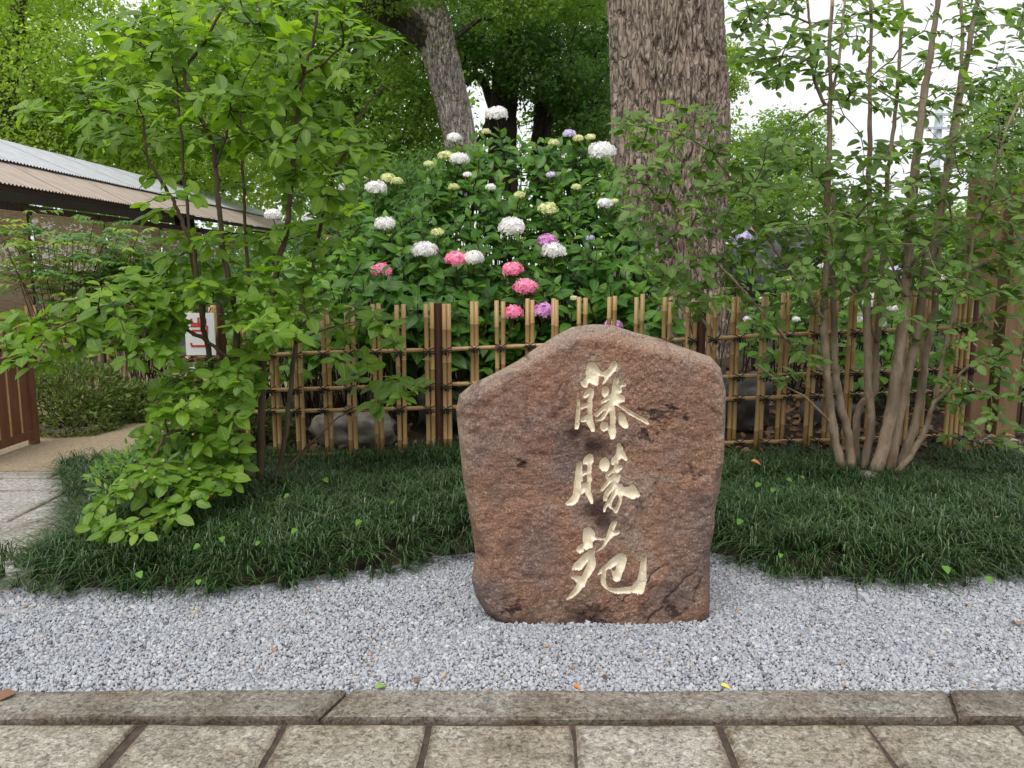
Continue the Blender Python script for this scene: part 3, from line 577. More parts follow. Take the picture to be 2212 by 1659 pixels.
def build_boulder():
    ol = at(OUT[:, 0], OUT[:, 1], BY)[:, [0, 2]]                       # outline in metres (x, z)
    ol = smooth_path(np.vstack([ol, ol[:1]]), 4)[:-1][:, :2] if False else ol
    zt, zb = ol[:, 1].max() - .001, ol[:, 1].min() + .001
    rows = np.concatenate([np.linspace(zb, zt - .1, 500, endpoint=False), zt - .1 * np.linspace(1, 0, 70) ** 1.3])
    xl, xr = [], []
    for z in rows:
        c = []
        for k in range(len(ol)):
            a, b = ol[k - 1], ol[k]
            if (a[1] > z) != (b[1] > z): c.append(a[0] + (b[0] - a[0]) * (z - a[1]) / (b[1] - a[1]))
        xl.append(min(c)); xr.append(max(c))
    xl, xr = np.array(xl), np.array(xr)
    sc = np.concatenate([np.linspace(0, .06, 18, endpoint=False), np.linspace(.06, .37, 44, endpoint=False), np.linspace(.37, .74, 220, endpoint=False), np.linspace(.74, .94, 34, endpoint=False), np.linspace(.94, 1, 18)])
    X = xl[:, None] + (xr - xl)[:, None] * sc[None]; Z = np.broadcast_to(rows[:, None], X.shape)
    d = dist_poly(X, Z, ol)
    def body(X, Z, d):
        de = d + .018 * fbm(X * 7, Z * 7, seed=63, octv=3) * np.minimum(d / .02, 1); de = np.maximum(de, 0)
        prof = 0.075 * (1 - (1 - np.minimum(de / 0.06, 1)) ** 2.4) + .012 * np.minimum(d / .3, 1)
        big = 0.011 * fbm(X * 2.6, Z * 2.6, seed=31, octv=3) * np.minimum(d / .06, 1)
        ridge = 0.004 * (1 - np.abs(fbm(X * 6 + Z * 3, Z * 5 - X * 2, seed=45, octv=3)) * 1.4) * np.minimum(d / .04, 1)
        fine = (0.0035 * fbm(X * 34, Z * 34, seed=52, octv=4, gain=.6)) * np.minimum(d / .02, 1)
        # pits and flakes
        pit = np.zeros_like(X)
        for px, py, r_, dp in ((1430, 905, .07, .012), (1450, 880, .03, .01), (1410, 935, .04, .01), (1130, 998, .02, .008), (1495, 1020, .045, .008), (1360, 960, .03, .006), (1110, 1300, .06, .01), (1290, 1310, .08, .012), (1345, 1262, .05, .01)):
            c = at(px, py, BY); q = ((X - c[0]) ** 2 + ((Z - c[2]) * 1.5) ** 2) / r_ ** 2
            pit += dp * np.exp(-q) * (fbm(X * 40, Z * 40, seed=77, octv=3) + .4 > .25)
        return prof + big + ridge + fine - pit
    B = body(X, Z, d)
    crack = np.zeros_like(X)
    for line, wdt in (([(1500, 1215), (1470, 1250), (1440, 1270), (1410, 1310), (1370, 1350)], .006), ([(1420, 1215), (1400, 1230), (1370, 1260), (1345, 1290)], .004), ([(1515, 1235), (1495, 1265), (1490, 1290)], .004),
                      ([(1385, 880), (1415, 893), (1440, 885)], .008), ([(1120, 990), (1137, 1000)], .008), ([(1240, 910), (1280, 935)], .006), ([(1090, 760), (1140, 775)], .006), ([(1480, 1000), (1500, 1030)], .007)):
        q = np.array([at(a, b, BY)[[0, 2]] for a, b in line])
        dd = dist_poly(X + .010 * fbm(X * 25, Z * 25, seed=5, octv=3), Z + .010 * fbm(X * 25, Z * 25, seed=8, octv=3), q, closed=False)
        crack = np.maximum(crack, np.exp(-(dd / wdt) ** 2))
    B = B - 0.006 * crack
    # carved strokes
    inside = np.full(X.shape, -1); dep = np.zeros(X.shape)
    for k in CH:
        ins = np.zeros(X.shape, bool); dd = np.full(X.shape, 0.0)
        for p in CH[k]:
            q = toW(p); q = smooth_path(np.vstack([np.c_[q, q[:, 0] * 0], [np.r_[q[0], 0]]]), 3)[:-1, :2]
            lo, hi = q.min(0) - .01, q.max(0) + .01; sel = (X > lo[0]) & (X < hi[0]) & (Z > lo[1]) & (Z < hi[1])
            ii = in_poly(X[sel], Z[sel], q); dl = dist_poly(X[sel], Z[sel], q) * ii
            t_ = dd[sel]; dd[sel] = np.maximum(t_, dl); t2 = ins[sel]; ins[sel] = t2 | ii
        for hq in HOLES:
            q = toW(hq); hh = in_poly(X, Z, q); ins &= ~hh; dd = np.where(ins, np.minimum(dd, dist_poly(X, Z, q)), 0)
        inside[ins] = k; dep = np.maximum(dep, np.where(ins, 0.028 * (1 - (1 - np.minimum(dd / 0.015, 1)) ** 2), 0))
    stain_and_base = np.zeros_like(X)
    for px, py, rx, rz in ((1275, 955, .10, .07), (1285, 1095, .09, .06), (1245, 930, .06, .06), (1300, 1120, .06, .05), (1270, 1320, .12, .05), (1420, 1320, .05, .04), (1150, 1330, .2, .04), (1440, 1350, .2, .02)):
        c = at(px, py, BY); stain_and_base = np.maximum(stain_and_base, np.exp(-((X - c[0]) / rx) ** 2 - ((Z - c[2]) / rz) ** 2) * .95)
    stain_and_base = np.maximum(stain_and_base, 1.1 * np.exp(-np.maximum(Z - .0, 0) / .035))  # stone colour gets darker towards its foot
    stain_and_base *= np.clip(.75 + fbm(X * 12, Z * 12, seed=90, octv=4), 0, 1.2)
    chips = np.zeros_like(X)
    for px, py, rx, rz in ((1425, 895, .06, .03), (1450, 880, .03, .018), (1400, 938, .05, .025), (1485, 905, .02, .03), (1498, 1022, .035, .025), (1470, 1012, .012, .02), (1125, 998, .025, .014), (1340, 965, .03, .02), (1110, 1305, .06, .035), (1345, 1268, .05, .03), (1445, 1300, .06, .05), (1300, 1335, .09, .02), (1090, 765, .05, .012)):
        c = at(px, py, BY); chips = np.maximum(chips, np.exp(-((X - c[0]) / rx) ** 2 - ((Z - c[2]) / rz) ** 2))
    stain_and_base = np.maximum(stain_and_base, np.clip((chips + .75 * fbm(X * 38, Z * 38, seed=71, octv=3) - .72) * 5, 0, 1) * (chips > .2))
    red = np.zeros_like(X)
    for px, py, rx, rz in ((1175, 830, .13, .10), (1215, 905, .08, .08), (1180, 960, .09, .07), (1330, 760, .1, .05), (1150, 1120, .12, .1), (1260, 1190, .12, .05), (1330, 1280, .1, .05)):
        c = at(px, py, BY); red = np.maximum(red, np.exp(-((X - c[0]) / rx) ** 2 - ((Z - c[2]) / rz) ** 2))
    red = np.clip(red * (.75 + fbm(X * 9, Z * 9, seed=14, octv=4)), 0, 1)
    B = B - dep
    Yf = BY + .02 - B + 0.05 * Z
    nr, nc = X.shape
    V = np.stack([X, Yf, Z], -1).reshape(-1, 3)
    A = np.stack([red, np.clip(1 - d / .07, 0, 1) * np.clip((Z - .45) / .35, 0, 1), np.clip(np.maximum(crack * .85, stain_and_base), 0, 1)], -1).reshape(-1, 3)
    i = np.arange(nr - 1)[:, None] * nc; j = np.arange(nc - 1)[None]
    F = np.stack([i + j, i + j + 1, i + nc + j + 1, i + nc + j], -1).reshape(-1, 4)
    fi = inside.ravel()[F]; votes = (fi >= 0).sum(1); which = fi.max(1); which[votes < 3] = -1
    # back side
    s2 = np.linspace(0, 1, 24); rsel = np.arange(0, nr, 6); rsel[-1] = nr - 1
    Xb = xl[rsel, None] + (xr - xl)[rsel, None] * s2[None]; Zb = np.broadcast_to(rows[rsel, None], Xb.shape); db = dist_poly(Xb, Zb, ol)
    Yb = BY + .02 + 0.05 * Zb + 0.30 * (1 - (1 - np.minimum(db / .22, 1)) ** 2) + .02 * fbm(Xb * 5, Zb * 5, seed=2) * np.minimum(db / .1, 1)
    nb_ = len(s2); ib = np.arange(len(rsel) - 1)[:, None] * nb_; jb = np.arange(nb_ - 1)[None]
    Fb = np.stack([ib + jb + 1, ib + jb, ib + nb_ + jb, ib + nb_ + jb + 1], -1).reshape(-1, 4)
    root = thing('inscribed_boulder', 'big upright red-brown boulder carved with three cream characters, standing on the gravel', 'boulder', (float(X.mean()), BY, 0))
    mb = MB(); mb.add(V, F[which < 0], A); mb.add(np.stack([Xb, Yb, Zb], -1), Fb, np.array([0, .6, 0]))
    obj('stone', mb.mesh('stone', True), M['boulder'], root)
    for k, nm in enumerate(('top', 'middle', 'bottom')):
        f = F[which == k]; u, inv = np.unique(f, return_inverse=True)
        mb = MB(); mb.add(V[u], inv.reshape(-1, 4)); obj('carved_character', mb.mesh('carved_character', True), M['cream'], root, label='%s character of the inscription, carved and painted cream' % nm)
build_boulder()

# ------------------------------------------------------------------ bamboo fences
def pole_mesh(r, L, nodes, name):
    zs, rs, fl = [0.0], [r], [0]
    for z in nodes:
        if z < L - .02: zs += [z - .006, z, z + .004, z + .009]; rs += [r * .97, r * 1.10, r * 1.10, r * .98]; fl += [0, 1, 1, 0]
    zs.append(L); rs.append(r * .97); fl.append(0)
    mb = MB(); n = 10; V, F = tube([(0, 0, z) for z in zs], rs, n); A = np.zeros((len(V), 3)); A[:, 1] = np.repeat(fl, n) * .6
    mb.add(V, F, A); return mb.mesh(name, True)
POLES = [pole_mesh(0.0172, 1.30, np.cumsum(rng.uniform(.2, .36, 6)) - .05, 'bamboo_pole') for _ in range(7)]
def knot_mesh(seed):
    r_ = np.random.default_rng(seed); mb = MB()
    for s_ in (-1, 1):
        mb.tube(smooth_path([(-.042, -.012, s_ * .022), (-.012, -.036, s_ * .010), (.012, -.037, -s_ * .010), (.042, -.012, -s_ * .022)], 3), .0035, 5)
    mb.tube([(-.04, -.02, -.004), (0, -.04, -.003), (.04, -.02, -.004)], .004, 5)
    for k in range(7):
        a = r_.uniform(-1, 1); mb.tube([(a * .01, -.04, 0), (a * .02, -.047, -.014 - .008 * r_.random()), (a * .026, -.043, -.028 - .014 * r_.random())], [.004, .0035, .002], 5)
    return mb.mesh('rope_tie', True)
KNOTS = [knot_mesh(k) for k in range(4)]
def add_pole(parent, x, y, zb, zt, k):
    o = obj('bamboo_pole', POLES[k % 7], M['bamboo'], parent, Matrix.Translation((x, y, zb)) @ Matrix.Rotation(rng.normal(0, .006), 4, 'Y') @ Matrix.Rotation(rng.uniform(0, 6), 4, 'Z') @ Matrix.Diagonal((1, 1, (zt - zb) / 1.30, 1)))
    return o
def rail(parent, p0, p1, r=0.0175):
    p0, p1 = np.asarray(p0, float), np.asarray(p1, float); L = np.linalg.norm(p1 - p0); mb = MB(); n = 10
    us, rs, fl = [0], [r], [0]; u = rng.uniform(.1, .3)
    while u < L - .05: us += [u - .006, u, u + .005, u + .01]; rs += [r * .97, r * 1.09, r * 1.09, r * .98]; fl += [0, 1, 1, 0]; u += rng.uniform(.26, .4)
    us.append(L); rs.append(r * .95); fl.append(0)
    bow = np.array([math.sin(math.pi * q / L) for q in us]) * rng.normal(0, .006)
    P = p0 + (p1 - p0) * (np.array(us) / L)[:, None]; P[:, 2] += bow
    V, F = tube(P, rs, n); A = np.zeros((len(V), 3)); A[:, 1] = np.repeat(fl, n) * .6
    mb.add(V, F, A); return obj('bamboo_rail', mb.mesh('bamboo_rail', True), M['bamboo'], parent)
FY = 5.92
fence = thing('bamboo_fence', 'tan bamboo lattice fence of paired poles tied with black rope, behind the boulder', 'fence', (0, FY, 0.1))
pairs = [414, 455, 522, 585, 643, 700, 757, 812, 865, 928, 965, 1025, 1082, 1145, 1200, 1260, 1320, 1382, 1437, 1494, 1538, 1595, 1648, 1702, 1757, 1806, 1842, 1900, 1966, 2012, 2066, 2088]
railx = [400, 500, 920, 1145, 1460, 1820, 2100]
rail_y = [[776, 770, 757, 745, 735, 718, 706], [848, 843, 832, 826, 818, 804, 796], [892, 887, 881, 876, 866, 850, 842], [990, 986, 976, 972, 960, 945, 938]]
topf = lambda px: np.interp(px, [400, 530, 700, 757, 925, 1145, 1320, 1497, 1600, 1840, 2090], [690, 682, 664, 660, 655, 648, 640, 640, 642, 622, 632])
for k, px in enumerate(pairs):
    fr = -1 if (k % 2 == 0) else 1
    if px in (928, 965, 1494, 1538, 2088): fr = -1
    for s_ in (-1, 1):
        p = at(px, topf(px) + rng.normal(0, 2.0), FY); b = at(px, 985 if px < 1560 else 965, FY)
        add_pole(fence, p[0] + s_ * .0178, FY + fr * .035, max(b[2] - .10, -.02), p[2] + rng.normal(0, .004), int(rng.integers(7)))
    for r_ in range(4):
        if r_ == 3 and px < 1560 and px > 640: continue
        q = at(px, np.interp(px, railx, rail_y[r_]), FY)
        if (k + r_) % 1 == 0:
            Mx = Matrix.Translation((q[0], FY - (.035 if fr < 0 else -.0), q[2])) @ Matrix.Scale(1.05, 4) @ Matrix.Scale(-1 if rng.random() < .5 else 1, 4, (1, 0, 0))
            obj('rope_tie', KNOTS[int(rng.integers(4))], M['rope'], fence, Mx)
for r_ in range(4):
    cuts = [400, 946, 1516, 2104]
    for a, b in zip(cuts[:-1], cuts[1:]):
        rail(fence, at(a, np.interp(a, railx, rail_y[r_]), FY), at(b, np.interp(b, railx, rail_y[r_]), FY))
for px, w_, ty in ((474, .028, 640), (946, .036, 655), (1516, .036, 652), (2106, .036, 640)):
    p = at(px, ty, FY); b = at(px, 1000, FY)
    mb = MB(); mb.tube([(p[0], FY + .005, b[2] - .15), (p[0], FY + .005, p[2])], w_, 12); obj('post', mb, M['post'], fence)
# the fence turns back along the path
fence2 = thing('side_bamboo_fence', 'short run of bamboo fence going back beside the aggregate path, behind the white notice board', 'fence', at(400, 900, FY))
c0 = at(398, 776, FY)
for k in range(9):
    y = FY + .25 + k * .32; x = c0[0] - .03 * k
    for s_ in (-1, 1): add_pole(fence2, x + (k % 2 - .5) * .06, y + s_ * .0178, -.02 + .03 * k, c0[2] + .36, int(rng.integers(7)))
for dz in (0, -.25, -.42, -.8):
    rail(fence2, (c0[0], FY + .03, c0[2] + dz), (c0[0] - .27, FY + 2.9, c0[2] + dz + .03))
# the far fence behind the azaleas
FY2 = 9.6
fence3 = thing('low_bamboo_fence', 'distant tan bamboo fence between the azalea hedge and the building', 'fence', at(150, 780, FY2))
for k, px in enumerate(list(range(-40, 330, 19))):
    p = at(px, 665 + rng.normal(0, 4), FY2); obj('bamboo_pole', POLES[k % 7], M['bamboo'], fence3, Matrix.Translation((p[0], FY2, 0)) @ Matrix.Diagonal((1.1, 1.1, p[2] / 1.3, 1)))
for py in (690, 748): rail(fence3, at(-60, py + 4, FY2 - .03), at(350, py - 12, FY2 - .03), .02)

# notice board hanging on the fence
def build_sign():
    Ys = FY - .085
    c = at(435, 722, Ys); root = thing('notice_board', 'white board with large red lettering hung on the bamboo fence at the left', 'sign', (c[0], Ys, c[2]))
    p0, p1 = at(398, 676, Ys), at(467, 767, Ys)
    mb = MB(); mb.box(((p0[0] + p1[0]) / 2, Ys, (p0[2] + p1[2]) / 2), ((p1[0] - p0[0]) / 2, .006, (p0[2] - p1[2]) / 2)); obj('board', mb, M['signwhite'], root)
    sc = lambda x, y: at((640 + x / 5.53) * .54, (1180 + y / 5.53) * .54, Ys - .0085)
    def stroke(pts):
        mb = MB(); P = [sc(*p) for p in pts]
        for a, b in zip(P[:-1], P[1:]):
            d = np.array(b) - np.array(a); L = np.linalg.norm(d); ang = math.atan2(d[2], d[0])
            rot = np.array([(math.cos(ang), 0, -math.sin(ang)), (0, 1, 0), (math.sin(ang), 0, math.cos(ang))])
            mb.box((np.array(a) + np.array(b)) / 2, (L / 2 + .006, .0015 + .0004 * rng.random(), .0068), rot)
        obj('red_lettering', mb, M['signred'], root)
    stroke([(690, 540), (700, 635), (1000, 630), (995, 530)]); stroke([(845, 515), (850, 690)]); stroke([(690, 690), (1010, 685)])
    stroke([(720, 790), (1020, 785)]); stroke([(720, 885), (1020, 878)]); stroke([(1035, 700), (1035, 880)])
    stroke([(690, 1075), (705, 1130), (1010, 1128), (1005, 1050)])
    mb = MB(); q0, q1 = at(432, 780, Ys), at(455, 805, Ys)
    mb.box(((p0[0] + p1[0]) / 2 - .03, Ys, (q0[2] + q1[2]) / 2), (.07, .006, .03)); obj('lower_plate', mb, M['signwhite'], root)
    for px in (415, 450):
        a = at(px, 677, Ys); mb = MB(); mb.tube([(a[0], Ys, a[2] - .01), (a[0], Ys + .06, a[2] + .04)], .004, 6); obj('hanger', mb, M['rope'], root)
build_sign()

# ------------------------------------------------------------------ rocks
def rock(name, label, px, py, Y, size, mat, seed, flat=1.0, zc=None):
    me = bpy.data.meshes.new(name); import bmesh
    bm_ = bmesh.new(); bmesh.ops.create_icosphere(bm_, subdivisions=4, radius=1); bm_.to_mesh(me); bm_.free()
    n = len(me.vertices); V = np.empty(n * 3); me.vertices.foreach_get('co', V); V = V.reshape(-1, 3)
    cl = np.sign(V) * np.abs(V) ** 0.75; f = 1 + .22 * fbm(V[:, 0] * 1.5, V[:, 1] * 1.5, V[:, 2] * 1.5, seed=seed, octv=3) + .05 * fbm(V[:, 0] * 7, V[:, 1] * 7, V[:, 2] * 7, seed=seed + 3, octv=3)
    V = cl * f[:, None] * np.asarray(size); me.vertices.foreach_set('co', V.astype(np.float32).ravel()); me.update()
    me.polygons.foreach_set('use_smooth', np.ones(len(me.polygons), bool))
    c = at(px, py, Y); o = obj(name, me, mat, M=Matrix.Translation(Vector(c))); return tag(o, label, 'rock')
rock('garden_rock', 'pale lichened rock on the soil behind the bamboo fence, left of the red-brown boulder', 775, 925, 6.45, (.33, .2, .16), M['rock_pale'], 3)
rock('garden_rock', 'dark low rock behind the bamboo fence just left of the dark red post', 960, 880, 6.6, (.22, .2, .17), M['rock_dark'], 9)
rock('garden_rock', 'dark grey block behind the bamboo fence right beside the boulder', 1610, 868, 6.5, (.2, .2, .22), M['rock_dark'], 14)
rock('garden_rock', 'dark rock among dead leaves behind the multi-stemmed tree', 1800, 905, 6.55, (.26, .2, .15), M['rock_dark'], 21)
rock('garden_rock', 'grey kerb rock at the foot of the brown gate panel', 95, 978, 6.65, (.11, .09, .045), M['rock_pale'], 30)
rock('monument_rock', 'large dark slate-grey rock standing behind the hydrangeas right of the old trunk', 1668, 572, 9.2, (.46, .25, .42), M['rock_slate'], 41)
rock('small_stone', 'small pale stone in the mondo grass under the multi-stemmed tree', 1875, 1032, 5.0, (.05, .05, .04), M['rock_pale'], 55)

# ------------------------------------------------------------------ trees of this garden: traced stems, grown twigs, single leaves
def poly3(pts, y0, y1):                          # picture trace -> path in space, its distance drifting from y0 to y1
    pts = np.asarray(pts, float); s = np.r_[0, np.cumsum(np.linalg.norm(np.diff(pts, axis=0), axis=1))]; s /= s[-1]
    return at(pts[:, 0], pts[:, 1], y0 + (y1 - y0) * s)
def grow(stems, targets, pen=0.35):
    Np = np.concatenate(stems); Nl = np.concatenate([np.r_[0, np.cumsum(np.linalg.norm(np.diff(s, axis=0), axis=1))] * .3 for s in stems])
    Nseg = [-1] * len(Np); Np = list(Np); Nl = list(Nl)
    T = np.asarray(targets); n = len(T); done = np.zeros(n, bool)
    D = np.linalg.norm(T[:, None] - np.array(Np)[None], axis=2) + pen * np.array(Nl)[None]; best = D.min(1); bi = D.argmin(1)
    segs = []
    for _ in range(n):
        k = int(np.where(done, 1e9, best).argmin()); done[k] = True; b = int(bi[k]); p0 = np.array(Np[b]); p1 = T[k]; L = np.linalg.norm(p1 - p0)
        side = np.cross(p1 - p0, rng.normal(size=3)); side = side / max(np.linalg.norm(side), 1e-6)
        path = smooth_path([p0, p0 + (p1 - p0) * .35 + side * L * rng.uniform(.02, .12) + [0, 0, .05 * L], p0 + (p1 - p0) * .72 + side * L * rng.uniform(-.05, .09) + [0, 0, .05 * L], p1], 2)
        segs.append([path, Nseg[b], k, 1]); si = len(segs) - 1
        for q in path[2:]:
            Np.append(q); Nl.append(Nl[b] + np.linalg.norm(q - p0)); Nseg.append(si)
            dd = np.linalg.norm(T - q, axis=1) + pen * Nl[-1]; up = dd < best; best[up] = dd[up]; bi[up] = len(Np) - 1
    for s_ in reversed(segs):
        if s_[1] >= 0: segs[s_[1]][3] += s_[3]
    return segs
def garden_tree(name, label, base, stems, targets, mat, bark, tpls, stem_r, nl=(5, 8), light=0.5, buds=30, lsz=0.09):
    root = thing(name, label, 'tree', base)
    for (P, r0, r1) in stem_r:
        Q = smooth_path(P, 5); m = len(Q); rr = np.linspace(r0, r1, m) * (1 + .05 * rng.normal(size=m)); Q = Q + rng.normal(0, .0025, Q.shape)
        mb = MB(); mb.tube(Q, rr, 9); obj('stem', mb.mesh('stem', True), M[bark], root)
    segs = grow(stems, targets)
    tw = MB(); P, X, Nn, Sz, Tt = [], [], [], [], []; budp = []
    for path, par, k, cnt in segs:
        r = 0.0017 * cnt ** .45; tw.tube(path, np.linspace(r * 1.25, r, len(path)), 5)
        tip = path[-1]; d = nrm(path[-1] - path[-2]); n = rng.integers(*nl)
        n0 = nrm(np.array([0, -.34, .92]) + .22 * d + rng.normal(0, .22, 3)); e1 = nrm(np.cross(n0, d + 1e-3)); e2 = np.cross(n0, e1); ph = rng.uniform(0, 6.28); tc = rng.normal(light, .2)
        for q in range(n):
            a = ph + q * 2.4; v = nrm(math.cos(a) * e1 + math.sin(a) * e2 + .3 * d + rng.normal(0, .12, 3) + n0 * rng.normal(-.05, .14))
            P.append(tip - d * .016 * q + v * .012); X.append(v); Nn.append(n0 + rng.normal(0, .22, 3)); Sz.append(lsz * rng.choice([.55, .8, 1.0, 1.12, 1.25]) * rng.uniform(.85, 1.08)); Tt.append(tc + rng.normal(0, .15))
        if len(path) > 4:
            for q in path[2:-2:2]:
                v = nrm(np.cross(nrm(path[-1] - path[0]), [0, 0, 1]) * rng.choice([-1, 1]) + d * .5 + rng.normal(0, .25, 3))
                P.append(q); X.append(v); Nn.append(np.array([0, -.35, .9]) + rng.normal(0, .25, 3)); Sz.append(lsz * rng.uniform(.6, 1.0)); Tt.append(rng.normal(light - .08, .18))
        if rng.random() < .35: budp.append(tip + n0 * .015 + rng.normal(0, .008, 3))
    obj('twigs', tw.mesh('twigs', True), M['twig_pale' if bark == 'stem' else 'twig'], root, kind='stuff')
    P, X, Nn, Sz, Tt = map(np.array, (P, X, Nn, Sz, Tt)); Tt = np.clip(Tt, 0, 1); Sz = Sz * np.clip(P[:, 1] / base[1], .6, 1.1) ** 1.4
    px, py = proj(P); vis = (px > 0) & (px < 2212) & (py > 0) & (py < 1659)
    order = np.argsort(np.where(vis, -Sz / P[:, 1], 1)); single = order[:290]; rest = order[290:]
    lib = []
    for tp in tpls:
        for tv in (.15, .35, .5, .65, .85):
            mb = MB(); A = np.c_[np.full(len(tp[0]), tv), tp[2]]; mb.add(tp[0], tp[1], A); lib.append((tv, mb.mesh('leaf', True)))
    for q in single:
        c = [me for tv, me in lib if abs(tv - Tt[q]) < .14] or [lib[2][1]]
        obj('leaf', c[int(rng.integers(len(c)))], mat, root, TM(P[q], X[q], Nn[q], float(Sz[q])))
    fo = MB(); g = rng.integers(0, len(tpls), len(rest))
    for gi, tp in enumerate(tpls): r = rest[g == gi]; batch(fo, tp, P[r], X[r], Nn[r], Sz[r], Tt[r])
    obj('foliage', fo.mesh('foliage', True), mat, root, kind='stuff')
    bm_ = MB(); V = IV * [1, 1, 1.15]; bm_.add(V, IF); bud = bm_.mesh('flower_bud', True)
    for q in budp[:buds]: obj('flower_bud', bud, M['bud'], root, TM(q, s=float(rng.uniform(.007, .0105))))
    return root, len(P)
LU = (0, .1, .3, .55, .8, 1.0)
SL = [leaf_template(.60, .20, .16, .86, LU, ex=.62), leaf_template(.66, .10, .28, .82, LU, ex=.6), leaf_template(.54, .30, .08, .9, LU, ex=.66), leaf_template(.62, .16, -.12, .84, LU, ex=.6), leaf_template(.58, .5, .34, .86, LU, ex=.62), leaf_template(.64, -.18, .3, .8, LU, ex=.6)]

# left tree
Ls = [  # trace, distance at base and tip, radius at base and tip
 ([(530,1066),(523,920),(510,853),(508,786),(510,686),(497,620),(485,553),(480,533),(476,466),(470,426),(465,350),(456,306),(440,266),(413,210),(397,163),(410,133),(443,90),(473,33),(510,-20)], 4.72, 4.55, .021, .007),
 ([(508,800),(462,846),(450,753),(440,713),(437,663),(423,586),(417,533),(393,476),(370,426),(347,390),(320,343),(313,293),(310,253)][1:], 4.75, 4.35, .017, .006),
 ([(540,1060),(500,940),(462,850)], 4.80, 4.75, .02, .017),
 ([(560,1063),(565,920),(566,836),(566,743),(560,686),(576,670),(590,633),(605,553),(620,500),(625,450),(631,383),(636,300),(645,233),(653,186),(656,160),(663,133),(680,66),(690,-20)], 4.78, 4.7, .024, .007),
 ([(656,160),(693,140),(740,100),(786,88),(833,77)], 4.7, 4.6, .008, .004),
 ([(593,1053),(610,980),(620,913),(625,853),(633,786),(640,733),(653,653),(670,603),(680,546),(693,483),(713,416),(726,366),(750,323),(760,283),(783,246),(793,226),(816,200),(836,187)], 4.83, 4.95, .017, .006),
 ([(603,1033),(653,976),(703,926),(753,890),(806,881),(860,850)], 4.83, 5.25, .009, .003),
 ([(465,360),(487,300),(497,240),(500,200)], 4.6, 4.5, .008, .004),
 ([(566,760),(540,620),(530,500),(527,416),(523,333),(520,250),(517,180)], 4.8, 5.0, .013, .006),
 ([(440,713),(412,540),(405,443),(397,383),(393,300),(385,233),(383,183),(380,100)], 4.78, 4.75, .011, .005),
 ([(510,790),(450,740),(380,700),(300,670),(230,655),(160,690),(110,715),(70,770)], 4.7, 4.2, .012, .004),
 ([(523,935),(440,925),(363,936),(340,976),(310,1020),(290,1060)], 4.72, 3.85, .010, .005),
 ([(528,1010),(470,1010),(420,1050),(370,1100),(330,1140)], 4.72, 3.7, .010, .004),
 ([(640,740),(690,715),(740,700),(800,690)], 4.85, 5.1, .007, .003),
]
stemsL = [poly3(a, b, c) for a, b, c, _, _ in Ls]
regs = [([(170,60),(330,10),(500,-60),(720,-60),(780,60),(860,90),(720,200),(830,330),(770,430),(720,560),(640,640),(430,650),(330,560),(310,440),(160,340),(180,200),(250,150)], 300, lambda y: 4.8, .4),
        ([(0,690),(60,680),(160,640),(260,590),(330,600),(430,690),(400,760),(300,790),(180,760),(70,800),(0,800)], 62, lambda y: 4.45, .2),
        ([(330,600),(640,640),(660,720),(570,770),(540,900),(500,980),(420,960),(320,960),(330,860),(360,760)], 128, lambda y: 4.55, .3),
        ([(290,930),(480,940),(530,1010),(500,1070),(430,1085),(330,1175),(180,1150),(165,1130),(230,1060),(300,1000)], 56, lambda y: float(np.interp(y, [930, 1190], [4.4, 3.62])), .1),
        ([(640,640),(760,640),(830,690),(900,780),(930,840),(840,890),(720,760)], 20, lambda y: 5.1, .2),
        ([(10,220),(60,225),(70,250),(10,250)], 3, lambda y: 4.2, .1), ([(100,100),(240,150),(200,300),(100,260)], 7, lambda y: 4.4, .2)]
TG = np.concatenate([np.array([at(p[0], p[1], yf(p[1]) + rng.normal(0, sd_)) for p in sample_poly(pl, n)]) for pl, n, yf, sd_ in regs])
px_, py_ = proj(TG); keep_ = ~((px_ > 375) & (px_ < 492) & (py_ > 655) & (py_ < 790))
roofz = (px_ > 200) & (px_ < 620) & (py_ > 330) & (py_ < 505); keep_ &= ~(roofz & (rng.random(len(TG)) < .78))
TG = TG[keep_]
garden_tree('stewartia_tree', 'slender leafy tree with fresh green leaves growing from the mondo grass, left of the boulder', at(560, 1063, 4.78), stemsL, TG, M['stew'], 'stem_dark', SL,
            [(p, s[3], s[4]) for p, s in zip(stemsL, Ls)], light=.52, buds=45, lsz=.103, nl=(6, 9))

